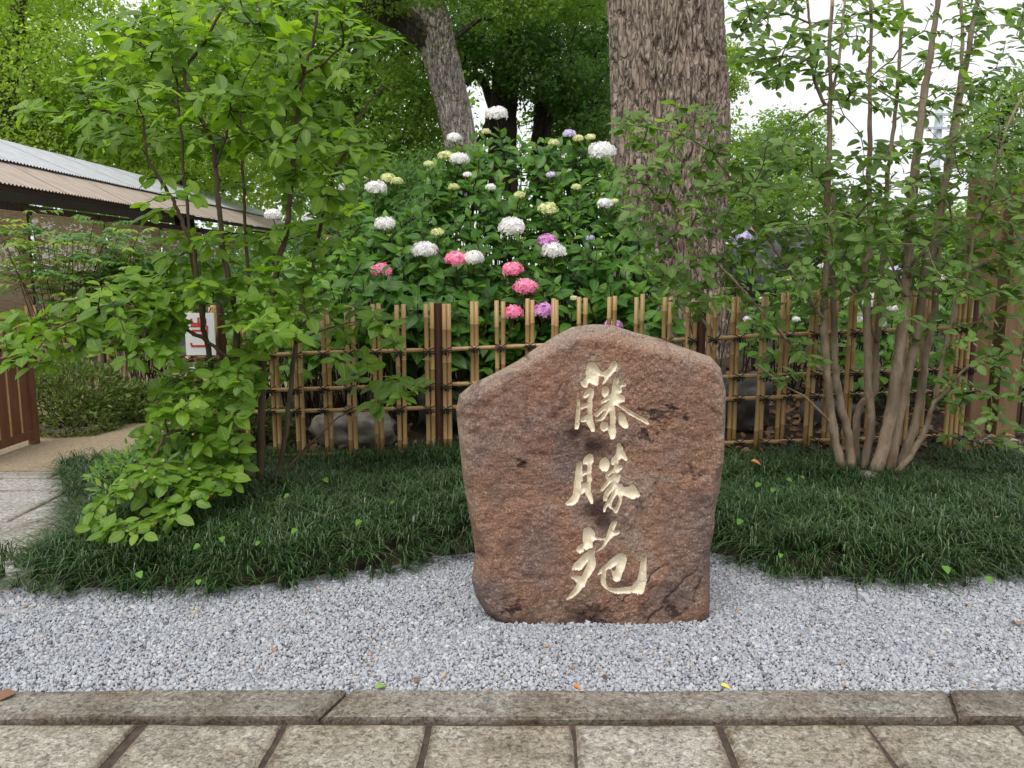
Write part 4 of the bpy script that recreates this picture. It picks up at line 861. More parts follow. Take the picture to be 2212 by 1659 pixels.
# right tree
Rs = [
 ([(1819,1012),(1799,920),(1789,836),(1782,753),(1780,686),(1782,620),(1786,553),(1787,480),(1789,366),(1792,300),(1792,233),(1795,200),(1792,116),(1800,-20)], 5.15, 5.1, .036, .012),
 ([(1795,215),(1782,226),(1759,173),(1752,116),(1749,50),(1742,-20)][1:], 5.1, 5.0, .013, .008),
 ([(1796,215),(1812,133),(1819,50),(1830,-20)], 5.1, 5.2, .013, .008),
 ([(1839,1012),(1832,936),(1815,870),(1806,803),(1802,720),(1799,620),(1797,553),(1800,420)], 5.2, 5.35, .036, .016),
 ([(1865,1016),(1882,920),(1875,836),(1874,753),(1872,653),(1869,570),(1879,546),(1877,400),(1879,300),(1879,200),(1880,100),(1882,-20)], 5.15, 5.2, .034, .010),
 ([(1849,1006),(1855,886),(1889,846),(1892,753),(1902,653),(1905,570),(1909,546),(1915,416),(1922,333),(1935,233),(1942,150),(1949,33),(1946,-20)], 5.3, 5.4, .03, .010),
 ([(1892,1022),(1919,920),(1935,820),(1945,753),(1955,653),(1962,553),(1972,416),(1982,316),(1992,233),(2005,150),(2019,66),(2029,-20)], 5.05, 5.0, .05, .017),
 ([(1919,1022),(1945,886),(1962,803),(1979,736),(1989,653),(2005,553),(2012,546),(2039,416),(2059,316),(2072,216),(2089,126),(2105,33),(2115,-20)], 5.12, 5.25, .044, .016),
 ([(1939,1020),(1975,920),(1992,836),(2002,753),(2019,653),(2025,570),(2035,450),(2050,330),(2068,210),(2080,100),(2075,-20)], 5.2, 5.5, .036, .012),
 ([(1935,1023),(1965,986),(2002,920),(2019,870),(2059,833),(2075,806),(2120,770)], 5.05, 4.85, .026, .008),
 ([(2019,870),(2040,760),(2055,700),(2072,630),(2089,586),(2110,480),(2132,393),(2159,333),(2179,266),(2230,170)], 5.0, 4.9, .018, .008),
 ([(1783,805),(1725,760),(1659,686),(1600,620),(1540,560),(1490,500),(1440,430)], 5.15, 4.95, .016, .005),
 ([(1779,690),(1700,580),(1659,513),(1606,426),(1536,333),(1470,290),(1400,275),(1340,268)], 5.1, 4.95, .014, .004),
 ([(1805,925),(1740,860),(1690,830),(1640,790)], 5.15, 4.95, .011, .004),
 ([(1895,740),(1850,640),(1790,560),(1700,440),(1640,380)], 5.3, 5.5, .014, .006),
 ([(1960,600),(2010,520),(2060,480),(2120,470)], 5.0, 4.7, .010, .004),
 ([(1955,640),(1920,560),(1890,500),(1850,470),(1800,455)], 5.0, 4.75, .010, .004),
]
stemsR = [poly3(a, b, c) for a, b, c, _, _ in Rs]
regs = [([(1560,310),(1680,270),(1800,330),(1950,300),(2100,260),(2260,250),(2260,640),(2080,640),(1900,620),(1760,640),(1620,600),(1560,520)], 380, 5.1, .42),
        ([(1330,265),(1420,235),(1540,205),(1565,300),(1560,520),(1600,640),(1500,720),(1430,640),(1360,560),(1310,400),(1350,330)], 100, 5.0, .25),
        ([(1570,-20),(1740,-20),(1760,130),(1690,200),(1600,170),(1575,60)], 46, 4.9, .3),
        ([(1740,-30),(2240,-30),(2240,240),(1760,270)], 112, 5.15, .4),
        ([(1580,640),(1790,650),(1790,780),(1680,830),(1600,740)], 15, 4.95, .2),
        ([(1850,640),(2230,640),(2230,990),(2080,950),(2010,760)], 46, 4.8, .25)]
TG = np.concatenate([np.array([at(p[0], p[1], yc + rng.normal(0, sd_)) for p in sample_poly(pl, n)]) for pl, n, yc, sd_ in regs])
garden_tree('stewartia_tree', 'many-stemmed tree with smooth tan trunks rising from one base, right of the boulder', at(1880, 1020, 5.15), stemsR, TG, M['stew2'], 'stem', SL,
            [(p, s[3] * .84, s[4] * .84) for p, s in zip(stemsR, Rs)], light=.5, buds=50, lsz=.080, nl=(5, 8))

# ------------------------------------------------------------------ hydrangeas
HL = [leaf_template(.60, .26, .16, .76, LU, ex=.8), leaf_template(.56, .20, .30, .72, LU, ex=.8), leaf_template(.64, .34, .02, .78, LU, ex=.8), leaf_template(.58, .10, .42, .74, LU, ex=.8)]
petal = (np.array([(0, 0, 0), (.35, -.32, .04), (.85, -.36, 0), (1.05, 0, -.05), (.85, .36, 0), (.35, .32, .04)]), [np.array([(0, 1, 2, 3), (0, 3, 4, 5)])], np.array([(0, 0)] * 6, float))
def flower_head(r, mat, parent, c, flat=.72, tone=0.5):
    n = int(46 + 240 * min(r, .1)); k = np.arange(n) + .5; z = 1 - 1.25 * k / n; ph = k * 2.39996 + rng.uniform(0, 6)
    rad = np.sqrt(np.maximum(1 - z * z, 0)); D = np.stack([rad * np.cos(ph), rad * np.sin(ph), z], -1) + rng.normal(0, .06, (n, 3))
    P = D * [r, r, r * flat]; mb = MB(); s = r * .27; nn = nrm(D + rng.normal(0, .25, (n, 3)))
    e1 = nrm(np.cross(nn, rng.normal(size=(n, 3)))); e2 = np.cross(nn, e1); tt = np.clip(tone + rng.normal(0, .22, n), 0, 1)
    for q in range(4):
        a = q * math.pi / 2; X = math.cos(a) * e1 + math.sin(a) * e2; batch(mb, petal, P, X + nn * .12, nn, s * rng.uniform(.8, 1.15, n), tt)
    mb.add(IV * [r * .86, r * .86, r * flat * .82], IF, np.array([max(tone - .3, 0), 0, 0]))
    return obj('flower_head', mb.mesh('flower_head', False), mat, parent, Matrix.Translation(Vector(c)) @ Matrix.Rotation(R(rng.uniform(5, 22)), 4, 'X'))
def hydrangea(label, base, regions, heads, mat, ground_z, lsz=.17, single=290, light=.42):
    root = thing('hydrangea_bush', label, 'hydrangea', base)
    st = MB(); P, X, Nn, Sz, Tt = [], [], [], [], []
    tips = []
    for pl, n, yf in regions:
        for p in sample_poly(pl, n): tips.append((at(p[0], p[1], yf(p[1]) + rng.normal(0, .16)), 1.0, 0))
    for (px, py, r, mt, Y) in heads:
        c = at(px, py, Y); rm = r / FPX * Y * 1.04
        flower_head(rm * .97, mt, root, c, .66, .55); tips.append((c - np.array([0, 0, rm * .5]), .95, rm))
    for tip, sc, hd in tips:
        L = rng.uniform(.35, .6); lean = np.array([rng.normal(0, .12), rng.uniform(-.02, .28), 0]); b = tip + np.array([0, 0, -L]) + lean
        gz = max(ground_z, 0); low = np.array([b[0] + rng.normal(0, .1), b[1] + .1, gz])
        if b[2] > gz + .1: st.tube(smooth_path([tip, (tip + b) / 2 + [0, .02, .02], b, low], 2), np.linspace(.0045, .008, 7), 5)
        ax = nrm(tip - b); n0 = nrm(ax + np.array([0, -.5, .3]) + rng.normal(0, .2, 3)); e1 = nrm(np.cross(n0, rng.normal(size=3))); e2 = np.cross(n0, e1)
        tc = rng.normal(light, .2); d0 = .03 + hd
        for lv in range(4):
            for s_ in (0, math.pi):
                a = s_ + (lv % 2) * math.pi / 2 + rng.normal(0, .22); el = 1.05 - .42 * lv + rng.normal(0, .16)
                v = nrm(math.cos(a) * e1 + math.sin(a) * e2 + n0 * el); q = tip - ax * (d0 + lv * .06)
                P.append(q + v * .02); X.append(v); Nn.append(n0 - v * (v @ n0) + rng.normal(0, .15, 3)); Sz.append(lsz * (.55, .85, 1.05, 1.0)[lv] * rng.uniform(.8, 1.12)); Tt.append(tc + (.22, .08, 0, -.06)[lv] + rng.normal(0, .08))
    obj('stems', st.mesh('stems', True), M['twig'], root, kind='stuff')
    P, X, Nn, Sz, Tt = map(np.array, (P, X, Nn, Sz, Tt)); Tt = np.clip(Tt, 0, 1)
    px, py = proj(P); vis = (px > 0) & (px < 2212) & (py > 0) & (py < 800)
    order = np.argsort(np.where(vis, -Sz / P[:, 1] ** 1.5, 1)); one, rest = order[:single], order[single:]
    lib = []
    for tp in HL:
        for tv in (.15, .35, .5, .7, .9):
            mb = MB(); mb.add(tp[0], tp[1], np.c_[np.full(len(tp[0]), tv), tp[2]]); lib.append((tv, mb.mesh('leaf', True)))
    for q in one:
        c = [me for tv, me in lib if abs(tv - Tt[q]) < .16] or [lib[1][1]]
        obj('leaf', c[int(rng.integers(len(c)))], mat, root, TM(P[q], X[q], Nn[q], float(Sz[q])))
    fo = MB(); g = rng.integers(0, len(HL), len(rest))
    for gi, tp in enumerate(HL): r = rest[g == gi]; batch(fo, tp, P[r], X[r], Nn[r], Sz[r], Tt[r])
    obj('foliage', fo.mesh('foliage', True), mat, root, kind='stuff')
    return root
yh = lambda y: float(np.interp(y, [240, 320, 500, 640, 900], [8.5, 8.2, 7.2, 6.6, 6.35]))
W, CR, PK, MV, LV = P_WHITE, P_CREAM, P_PINK, P_MAUVE, P_LAV
hd = [(1073,247,21,W),(1300,328,27,W),(993,345,19,W),(962,338,15,CR),(981,298,14,W),(812,407,21,W),(832,485,20,W),(1106,491,26,W),(1196,543,24,W),(1183,452,19,CR),(1307,440,15,W),(917,541,24,W),(1023,558,21,W),
      (797,381,12,CR),(838,385,14,CR),(858,392,12,CR),(926,355,10,CR),(980,405,11,CR),(945,503,13,CR),(1196,309,11,CR),(1249,300,11,CR),(1275,297,10,CR),(1050,285,9,CR),(1122,422,11,CR),(1060,405,10,W),(1327,435,8,CR),(1290,552,9,CR),(1240,645,8,CR),(1245,405,10,CR),(1010,378,9,W),(1230,290,13,LV),
      (985,561,22,PK),(823,586,21,PK),(1107,583,21,PK),(1135,621,25,PK),(1109,676,20,PK),(1182,521,20,MV),(1172,672,23,MV),(1325,704,19,MV),(1432,538,15,MV),(1190,378,9,LV),(1275,515,9,LV)]
hd = [(a, b, c, d, yh(b) - .22) for a, b, c, d in hd]
reg = [([(900,420),(930,350),(1000,310),(1060,290),(1150,300),(1260,300),(1330,330),(1350,420),(1400,520),(1440,620),(1480,700),(1300,720),(1000,720),(800,720),(740,620),(780,520),(830,430)], 300, yh),
       ([(790,700),(1480,700),(1480,800),(1100,830),(1000,850),(880,840)], 46, lambda y: 6.5)]
hydrangea('big hydrangea bush with white, cream and pink flower heads behind the boulder', at(1130, 800, 7.0), reg, hd, M['hyd'], .25)
hdl = [(725,405,18,W),(668,472,14,W),(590,465,17,W),(715,520,11,PK),(1,1,1,W)][:4]
hdl = [(a, b, c, d, 7.4) for a, b, c, d in hdl]
hydrangea('lighter green hydrangea bush with few white heads, behind the slender left tree', at(640, 800, 7.2), [([(560,560),(650,545),(725,450),(820,440),(790,560),(760,680),(700,760),(560,780),(480,720),(500,600)], 105, lambda y: float(np.interp(y, [420, 700], [7.9, 6.7])))], hdl, M['hydl'], .2, .14, 200, .5)
hdr = [(1600,512,22,LV),(1598,528,14,LV),(1640,494,15,PK),(1937,592,22,LV),(1955,610,14,LV)]
hdr += [(x, y, r, W) for x, y, r in ((1880,655,15),(1835,640,14),(1900,700,13),(1700,600,10),(1745,570,11),(1775,575,9),(1860,690,16),(1930,665,12),(1960,820,12),(1950,790,9),(1810,560,10),(1680,700,8),(1720,690,8),(1615,690,9),(1990,640,10),(2030,600,10),(1890,640,12),(1650,645,8))]
hdr = [(a, b, c, d, 7.0 if b > 630 else 7.7) for a, b, c, d in hdr]
hydrangea('hydrangea bush with white and lavender heads seen through the many-stemmed tree', at(1850, 820, 7.3), [([(1580,600),(1640,560),(1760,570),(1860,520),(1980,500),(2100,520),(2110,700),(2040,830),(1900,820),(1800,740),(1640,720)], 120, lambda y: float(np.interp(y, [500, 750], [8.4, 6.8])))], hdr, M['hydl'], .3, .13, 200, .4)

# leaf litter behind the fence, and a few fallen leaves one can pick out
def litter():
    n = 2600; x = rng.uniform(-2.2, 4.2, n); y = rng.uniform(5.75, 8.6, n); z = terrain(x, y) - .03 + rng.uniform(.015, .05, n)
    k = (x > 1.0) | (rng.random(n) < .45); x, y, z = x[k], y[k], z[k]; n = len(x); a = rng.uniform(0, 6.28, n)
    mb = MB(); batch(mb, leaf_template(.5, .5, .3, .6), np.stack([x, y, z], -1), np.stack([np.cos(a), np.sin(a), rng.normal(.15, .3, n)], -1), np.stack([rng.normal(0, .5, n), rng.normal(-.3, .5, n), np.ones(n)], -1), rng.uniform(.05, .1, n), rng.beta(2, 2, n))
    o = obj('leaf_litter', mb.mesh('leaf_litter', True), M['deadleaf'], kind='stuff'); o['label'] = 'brown dead leaves lying on the soil behind the fence'
litter()
DL = []
for tv in (.2, .6, .95):
    tp = leaf_template(.5, .5, .35, .6); mb = MB(); mb.add(tp[0], tp[1], np.c_[np.full(len(tp[0]), tv), tp[2]]); DL.append(mb.mesh('fallen_leaf', True))
yl = plain_mat('yellow_leaf', (0.5, 0.42, 0.06), (0.6, 0.55, 0.12), 20, .6); gl = plain_mat('green_leaf', (0.16, 0.28, 0.06), (0.25, 0.36, 0.1), 20, .6); ol_ = plain_mat('orange_leaf', (0.42, 0.13, 0.03), (0.55, 0.2, 0.05), 20, .6)
for px, py, z, sz, kind_, lab in ((1239, 1479, .02, .035, 'o', 'small orange leaf on the gravel below the boulder, nearest the kerb'), (1301, 1459, .02, .035, 'd', 'small brown leaf on the gravel straight below the boulder, a hand from the kerb'),
        (1557, 1479, .02, .038, 'y', 'small yellow leaf on the gravel near the kerb, right of the boulder'), (33, 1495, .03, .09, 'd', 'curled tan leaf lying on the kerb edge at the far left'),
        (810, 1486, .025, .05, 'g', 'single green leaf on the gravel beside the kerb, left of the boulder'), (905, 1465, .02, .04, 'd', 'small brown leaf on the gravel between the green leaf and the boulder'),
        (593, 1400, .02, .05, 'd', 'dark curled leaf alone in the middle of the left gravel'), (2198, 1349, .03, .07, 'd', 'brown crumpled leaf on the gravel at the right edge'),
        (1622, 995, .26, .07, 'o', 'orange leaf lying on the mondo grass close right of the boulder'), (866, 978, .24, .06, 'd', 'brown leaf on the mondo grass at the foot of the fence'),
        (2152, 1119, .24, .07, 'd', 'pale leaf caught on the mondo grass at the far right'), (470, 1075, .22, .10, 'o', 'withered orange leaf hanging over the mondo grass under the left tree')):
    me = DL[int(rng.integers(3))]; mt = {'o': ol_, 'y': yl, 'g': gl, 'd': M['deadleaf']}[kind_]
    me = me.copy(); me.materials.clear(); a = rng.uniform(0, 6.28)
    o = obj('fallen_leaf', me, mt, M=TM(gnd(px, py, z), (math.cos(a), math.sin(a), .1), (0, -.35, 1), sz)); tag(o, lab, 'leaf')

def vine(label, pts, lz, run):
    root = thing('ground_vine', label, 'vine', gnd(*pts[0], lz)); VL = leaf_template(.85, .2, .15, .55, (0, .08, .3, .6, .85, 1), ex=.7); mb = MB(); mb.add(VL[0], VL[1], np.c_[np.full(len(VL[0]), .55), VL[2]]); me = mb.mesh('leaf', True)
    for p in pts:
        a = rng.uniform(3.6, 5.6); obj('leaf', me, M['hydl'], root, TM(gnd(p[0], p[1], lz) + [0, 0, .02], (math.cos(a), math.sin(a), -.4), (0, -.6, 1), float(rng.uniform(.024, .044))))
    if run: mb = MB(); mb.tube(smooth_path([gnd(x, y, lz + .015) for x, y in run], 4), .0011, 5); obj('runner', mb, M['twig_pale'], root)
vine('pale heart-leaved vine with a tan runner creeping over the left mondo grass', [(778, 1131), (480, 1168), (432, 1185), (560, 1178), (625, 1075), (700, 1040), (430, 1262), (300, 1245), (850, 1090), (640, 1150)], .24, [(830, 1020), (790, 1075), (720, 1105), (690, 1112), (610, 1080), (605, 1140), (612, 1165)])
vine('pale leafy weed sprigs poking through the right mondo grass', [(1686, 1205), (2040, 1232), (1700, 1040), (1640, 1050), (1670, 1062), (2130, 1255), (1730, 1035), (1600, 1130)], .24, None)

# ------------------------------------------------------------------ the old trunk and the trees behind
FRONT = math.pi / 2
def bark_trunk(name, path, radii, mat, parent, nth=300, nz=380, depth=.03, fx=9.0, fz=2.2, seed=1, flare=None):
    P = smooth_path(path, 8); s = np.r_[0, np.cumsum(np.linalg.norm(np.diff(P, axis=0), axis=1))]; sz = np.linspace(0, s[-1], nz)
    Q = np.stack([np.interp(sz, s, P[:, k]) for k in range(3)], -1); rr = np.interp(sz, np.linspace(0, s[-1], len(radii)), radii)
    T = nrm(np.gradient(Q, axis=0)); U = nrm(np.cross(T, [0.02, 1, 0.03])); Wv = np.cross(T, U); th = np.linspace(0, 2 * math.pi, nth, endpoint=False); th = th - .5 * np.sin(th - FRONT)
    TH, SZ = np.meshgrid(th, sz); r0 = np.mean(radii); cx_, cy_ = np.cos(TH) * r0, np.sin(TH) * r0
    wx = .06 * fbm(cx_ * 3, cy_ * 3, SZ * 2, seed + 1, 3); wz = .2 * fbm(cx_ * 4, cy_ * 4, SZ * 1.5, seed + 2, 3)
    a = np.abs(fbm((cx_ + wx) * fx, (cy_ + wx) * fx, (SZ + wz) * fz, seed, 3, .55)); b = np.abs(fbm((cx_ - wx) * fx * 2.3, (cy_ + wx) * fx * 2.3, (SZ + wz) * fz * 2.6, seed + 9, 2))
    plate = np.clip(a * 3.2, 0, 1) * .72 + np.clip(b * 2.4, 0, 1) * .28
    lump = .06 * r0 * fbm(np.cos(TH) * 1.3, np.sin(TH) * 1.3, SZ * .7, seed + 5, 3)
    rad = rr[:, None] + lump + depth * (plate - .6)
    if flare: rad = rad + flare * np.exp(-SZ / .55) * (.6 + .6 * np.abs(np.sin(TH * 2.5 + 1.0)))
    V = Q[:, None] + rad[..., None] * (np.cos(TH)[..., None] * U[:, None] + np.sin(TH)[..., None] * Wv[:, None])
    i = np.arange(nz - 1)[:, None] * nth; j = np.arange(nth)[None]; k = (j + 1) % nth
    mb = MB(); mb.add(V.reshape(-1, 3), [np.stack([i + j, i + k, i + nth + k, i + nth + j], -1).reshape(-1, 4), np.arange(nth)[None] + (nz - 1) * nth])
    return obj(name, mb.mesh(name, True), mat, parent)
def clumps(mb, C_, rad, per, lsize, tmean, tpl, flat=.65):
    C_ = np.asarray(C_, float); n = len(C_)
    for c in C_:
        m = int(per * 2.15 * rng.uniform(.7, 1.3)); r = rad * rng.uniform(.6, 1.3)
        D = nrm(rng.normal(size=(m, 3))); rr = rng.uniform(.35, 1, m) ** .5
        P = c + D * rr[:, None] * r * [1, 1, flat] * (1 + .25 * rng.normal(size=(m, 1)) * (rng.random((m, 1)) < .3)); X = nrm(D * [1, 1, .4] + np.array([0, 0, -.3]) + rng.normal(0, .7, (m, 3))); Nn = nrm(np.array([0, -.35, .7]) + .8 * D + rng.normal(0, .4, (m, 3)))
        batch(mb, tpl, P, X, Nn, lsize * .78 * rng.uniform(.6, 1.3, m), np.clip(rng.normal(tmean, .14) + rng.normal(0, .16, m), 0, 1))
DT = [diamond_template(.62)]
def back_tree(name, label, base, limbs, regions, mat, bark, cl_r, per, lsz, tmean, extra=None):
    root = thing(name, label, 'tree', base)
    stems = []
    for k, (pts, y0, y1, r0, r1) in enumerate(limbs):
        P = poly3(pts, y0, y1); stems.append(smooth_path(P, 4)); Q = smooth_path(P, 5); rr = np.linspace(r0, r1, len(Q)) * (1 + .06 * rng.normal(size=len(Q)))
        mb = MB(); mb.tube(Q, rr, 12); obj('trunk' if k == 0 else 'limb', mb.mesh('trunk', True), bark, root)
    T = []
    for pl, n, y0, y1 in regions:
        q = sample_poly(pl, n); T.append(at(q[:, 0], q[:, 1], rng.uniform(y0, y1, len(q))))
    T = np.concatenate(T)
    if extra is not None: T = np.vstack([T, extra])
    segs = grow(stems, T, .25); tw = MB()
    for path, par, k, cnt in segs:
        r = .009 * cnt ** .45; tw.tube(path, np.linspace(r * 1.3, r, len(path)), 5)
    obj('branches', tw.mesh('branches', True), bark, root, kind='stuff')
    cr = MB(); clumps(cr, T, cl_r, per, lsz, tmean, DT[0]); obj('crown', cr, mat, root, kind='stuff')
    return root

# the big old trunk
OYT = 9.6
b0, b1, b2, b3 = at(1470, 800, OYT), at(1445, 480, OYT), at(1444, 240, OYT), at(1434, -20, OYT)
old = thing('old_camphor_tree', 'huge old tree trunk with furrowed brown bark behind the hydrangeas', 'tree', (b0[0], OYT, .4))
top = b3 + (b3 - b2) * 1.1
bark_trunk('trunk', [b0 - [0, 0, .25], b1, b2, b3, top, top + [.2, .3, 1.8]], [.60, .60, .645, .625, .61, .60, .5], M['bark'], old, 310, 370, .07, 12.0, 2.0, 3, .12)
for k, (dx, dy, dz) in enumerate(((-1.6, -.4, 1.8), (1.7, .3, 1.9), (.2, 1.6, 2.2))):
    mb = MB(); p = top + [.1, .2, 1.2]; mb.tube(smooth_path([p, p + np.array([dx, dy, dz]) * .5 + [0, 0, .2], p + np.array([dx, dy, dz])], 5), np.linspace(.34, .16, 11), 12); obj('limb', mb.mesh('limb', True), M['bark'], old)
cr = MB(); cc = top + np.c_[rng.normal(0, 1.7, 70), rng.normal(1.2, 1.5, 70), rng.uniform(2.6, 5.2, 70)]; clumps(cr, cc, .6, 50, .11, .4, DT[0]); obj('crown', cr, M['camphor'], old, kind='stuff')

# leaning grey trunk
lean = thing('leaning_camphor_tree', 'leaning pale grey tree trunk forking at the top, left of the huge trunk', 'tree', at(1010, 420, 14))
lp = [at(1018, 440, 14.0), at(1000, 340, 14), at(978, 230, 14), at(953, 130, 14), at(935, 50, 14), at(915, -40, 14), at(890, -160, 14)]
bark_trunk('trunk', lp, [.26, .25, .26, .285, .285, .26, .22], M['bark_grey'], lean, 170, 260, .05, 13, 4.5, 12)
bark_trunk('limb', [at(945, 110, 14), at(905, 70, 13.9), at(870, 40, 13.8), at(815, 15, 13.6), at(740, -50, 13.3)], [.2, .2, .19, .17, .12], M['bark_dark'], lean, 60, 80, .02, 8, 2, 14)
q = sample_poly([(790,-120),(1340,-120),(1330,5),(1240,35),(1150,20),(1060,60),(1010,20),(960,-10),(900,10),(830,25)], 90); T = at(q[:, 0], q[:, 1], rng.uniform(12.2, 15.0, len(q)))
segs = grow([smooth_path(lp, 3), smooth_path([at(945, 110, 14), at(870, 40, 13.8), at(815, 15, 13.6), at(740, -50, 13.3)], 3)], T, .25); tw = MB()
for path, par, k, cnt in segs: tw.tube(path, np.linspace(.011, .009, len(path)) * cnt ** .45, 5)
obj('branches', tw, M['bark_dark'], lean, kind='stuff'); cr = MB(); clumps(cr, T, .38, 85, .095, .45, DT[0]); obj('crown', cr, M['camphor_m'], lean, kind='stuff')

back_tree('camphor_tree', 'dark-stemmed tree with two trunks between the leaning grey trunk and the huge one', at(1130, 420, 18),
          [([(1088,420),(1085,300),(1092,180),(1105,60),(1115,-80)], 18, 18, .36, .2), ([(1172,420),(1170,300),(1176,210),(1168,150),(1150,60),(1140,-60)], 18.4, 18.2, .26, .13),
           ([(1172,215),(1200,185),(1240,178),(1280,150)], 18.3, 18, .15, .08), ([(1088,190),(1060,260),(1040,300),(1010,330)], 18, 17.6, .13, .06), ([(1095,160),(1130,110),(1150,70)], 18, 17.8, .12, .07), ([(1085,300),(1040,170),(1000,180)], 18, 18.6, .12, .06)],
          [([(1000,-140),(1340,-140),(1340,250),(1260,300),(1180,200),(1120,250),(1060,130),(1000,190),(960,60)], 235, 15.5, 21), ([(1180,200),(1330,190),(1330,320),(1250,310),(1190,300)], 46, 19, 22)], M['camphor'], M['bark_dark'], .55, 95, .125, .42)
back_tree('camphor_tree', 'mid-green full-crowned tree left of the leaning grey trunk', at(760, 470, 17),
          [([(742,520),(740,430),(752,330),(770,200),(790,60),(800,-80)], 17, 17, .3, .16), ([(755,330),(700,230),(650,120)], 17, 16.5, .14, .06), ([(765,250),(850,160),(890,60)], 17, 17.2, .14, .06)],
          [([(560,-140),(860,-140),(900,60),(950,180),(960,300),(900,380),(800,390),(700,420),(620,440),(560,300),(540,100)], 270, 14.2, 19.5)], M['camphor_m'], M['bark_dark'], .58, 95, .125, .42)
back_tree('young_camphor_tree', 'yellow-green tree with an arching dark limb above the corrugated roof', at(60, 420, 21),
          [([(40,470),(45,310),(75,265),(120,240),(165,228),(170,190),(195,150),(232,138),(245,110)], 21, 20.5, .24, .09), ([(400,520),(395,400),(380,280),(360,120),(350,-60)], 23, 23, .3, .14), ([(300,500),(285,340),(270,200),(240,60)], 24, 24, .22, .1), ([(165,228),(110,200),(80,160)], 20.8, 21, .1, .05)],
          [([(140,130),(240,100),(300,60),(420,-140),(600,-140),(600,120),(570,420),(440,420),(300,390),(200,350),(140,310)], 285, 19, 26)], M['camphor_y'], M['bark_dark'], .72, 95, .15, .45)
back_tree('young_camphor_tree', 'yellow-green tree with thick dark stems at the far left edge of the view', at(20, 430, 19),
          [([(-8,520),(0,330),(8,240),(20,150),(38,60),(45,-80)], 19, 19, .30, .16), ([(2,300),(40,240),(75,205),(80,170)], 19, 18.8, .15, .08), ([(95,420),(90,280),(100,120),(100,-60)], 24, 24, .18, .1), ([(10,230),(-30,120),(-60,20)], 19, 18.6, .14, .07)],
          [([(-120,-140),(250,-140),(240,10),(170,60),(160,130),(150,310),(-20,310),(-120,290)], 190, 17, 25)], M['camphor_y'], M['bark_dark'], .68, 95, .14, .5)
back_tree('rounded_tree', 'small round bright green tree just right of the huge trunk', at(1560, 420, 17),
          [([(1555,480),(1558,320),(1560,180)], 17, 17, .14, .06)], [([(1530,80),(1570,90),(1597,140),(1597,185),(1570,225),(1540,240),(1500,220),(1500,100)], 46, 16.6, 18)], M['camphor_y'], M['bark_dark'], .34, 80, .09, .3)
back_tree('far_tree', 'sparse pale tree against the white sky, right of the huge trunk', at(1700, 480, 24),
          [([(1700,520),(1700,400),(1698,290)], 24, 24, .16, .06)], [([(1600,300),(1660,255),(1700,245),(1770,265),(1790,330),(1740,400),(1620,400)], 60, 23, 25.5)], M['camphor_m'], M['bark_dark'], .5, 55, .14, .4)
back_tree('maple_tree', 'bright green tree with fine foliage at the right edge behind the gate post', at(2190, 480, 9.2),
          [([(2215,700),(2210,500),(2190,380),(2160,270)], 9.2, 9.2, .07, .03)], [([(2075,330),(2090,260),(2140,190),(2200,165),(2300,150),(2300,420),(2120,400)], 62, 8.6, 9.9)], M['camphor_m'], M['bark_dark'], .24, 95, .05, .45)
back_tree('background_shrub', 'broad green shrub mass low behind the hydrangeas on the right', at(1900, 560, 14),
          [([(1880,640),(1880,560),(1870,470)], 14, 14, .08, .04), ([(2050,640),(2040,560),(2050,480)], 15, 15, .08, .04), ([(1700,640),(1690,560),(1680,480)], 14, 14, .08, .04)],
          [([(1560,420),(1650,380),(1760,400),(1860,440),(1990,470),(2100,430),(2250,420),(2250,640),(1560,640)], 150, 12.5, 16)], M['camphor_m'], M['bark_dark'], .5, 85, .11, .45)
back_tree('background_shrub', 'dark evergreen shrubs in the shade below the mid-green tree, left of the hydrangeas', at(650, 600, 11.5),
          [([(640,700),(640,600),(650,480)], 11.5, 11.5, .07, .03), ([(820,640),(815,520),(800,420)], 12, 12, .07, .03)],
          [([(690,440),(760,400),(900,360),(960,340),(980,420),(900,560),(760,620),(560,640),(430,640),(430,560),(640,540)], 120, 10.3, 13.2)], M['camphor'], M['bark_dark'], .42, 85, .10, .35)
def wood():
    n = 420; x = rng.uniform(-34, 9.5, n); y = rng.uniform(30, 40, n); z = np.abs(rng.normal(0, 1, n)) * 2.4 + rng.uniform(0, 6.0, n)
    x[:110] = rng.uniform(8, 36, 110); y[:110] = rng.uniform(36, 44, 110); z[:110] = rng.uniform(0, 3.1, 110)
    mb = MB(); clumps(mb, np.stack([x, y, z], -1), 1.5, 70, .34, .45, DT[0], .8); o = obj('distant_wood', mb, M['camphor_m'], kind='stuff'); o['label'] = 'far green wood closing the view behind the trees'
wood()

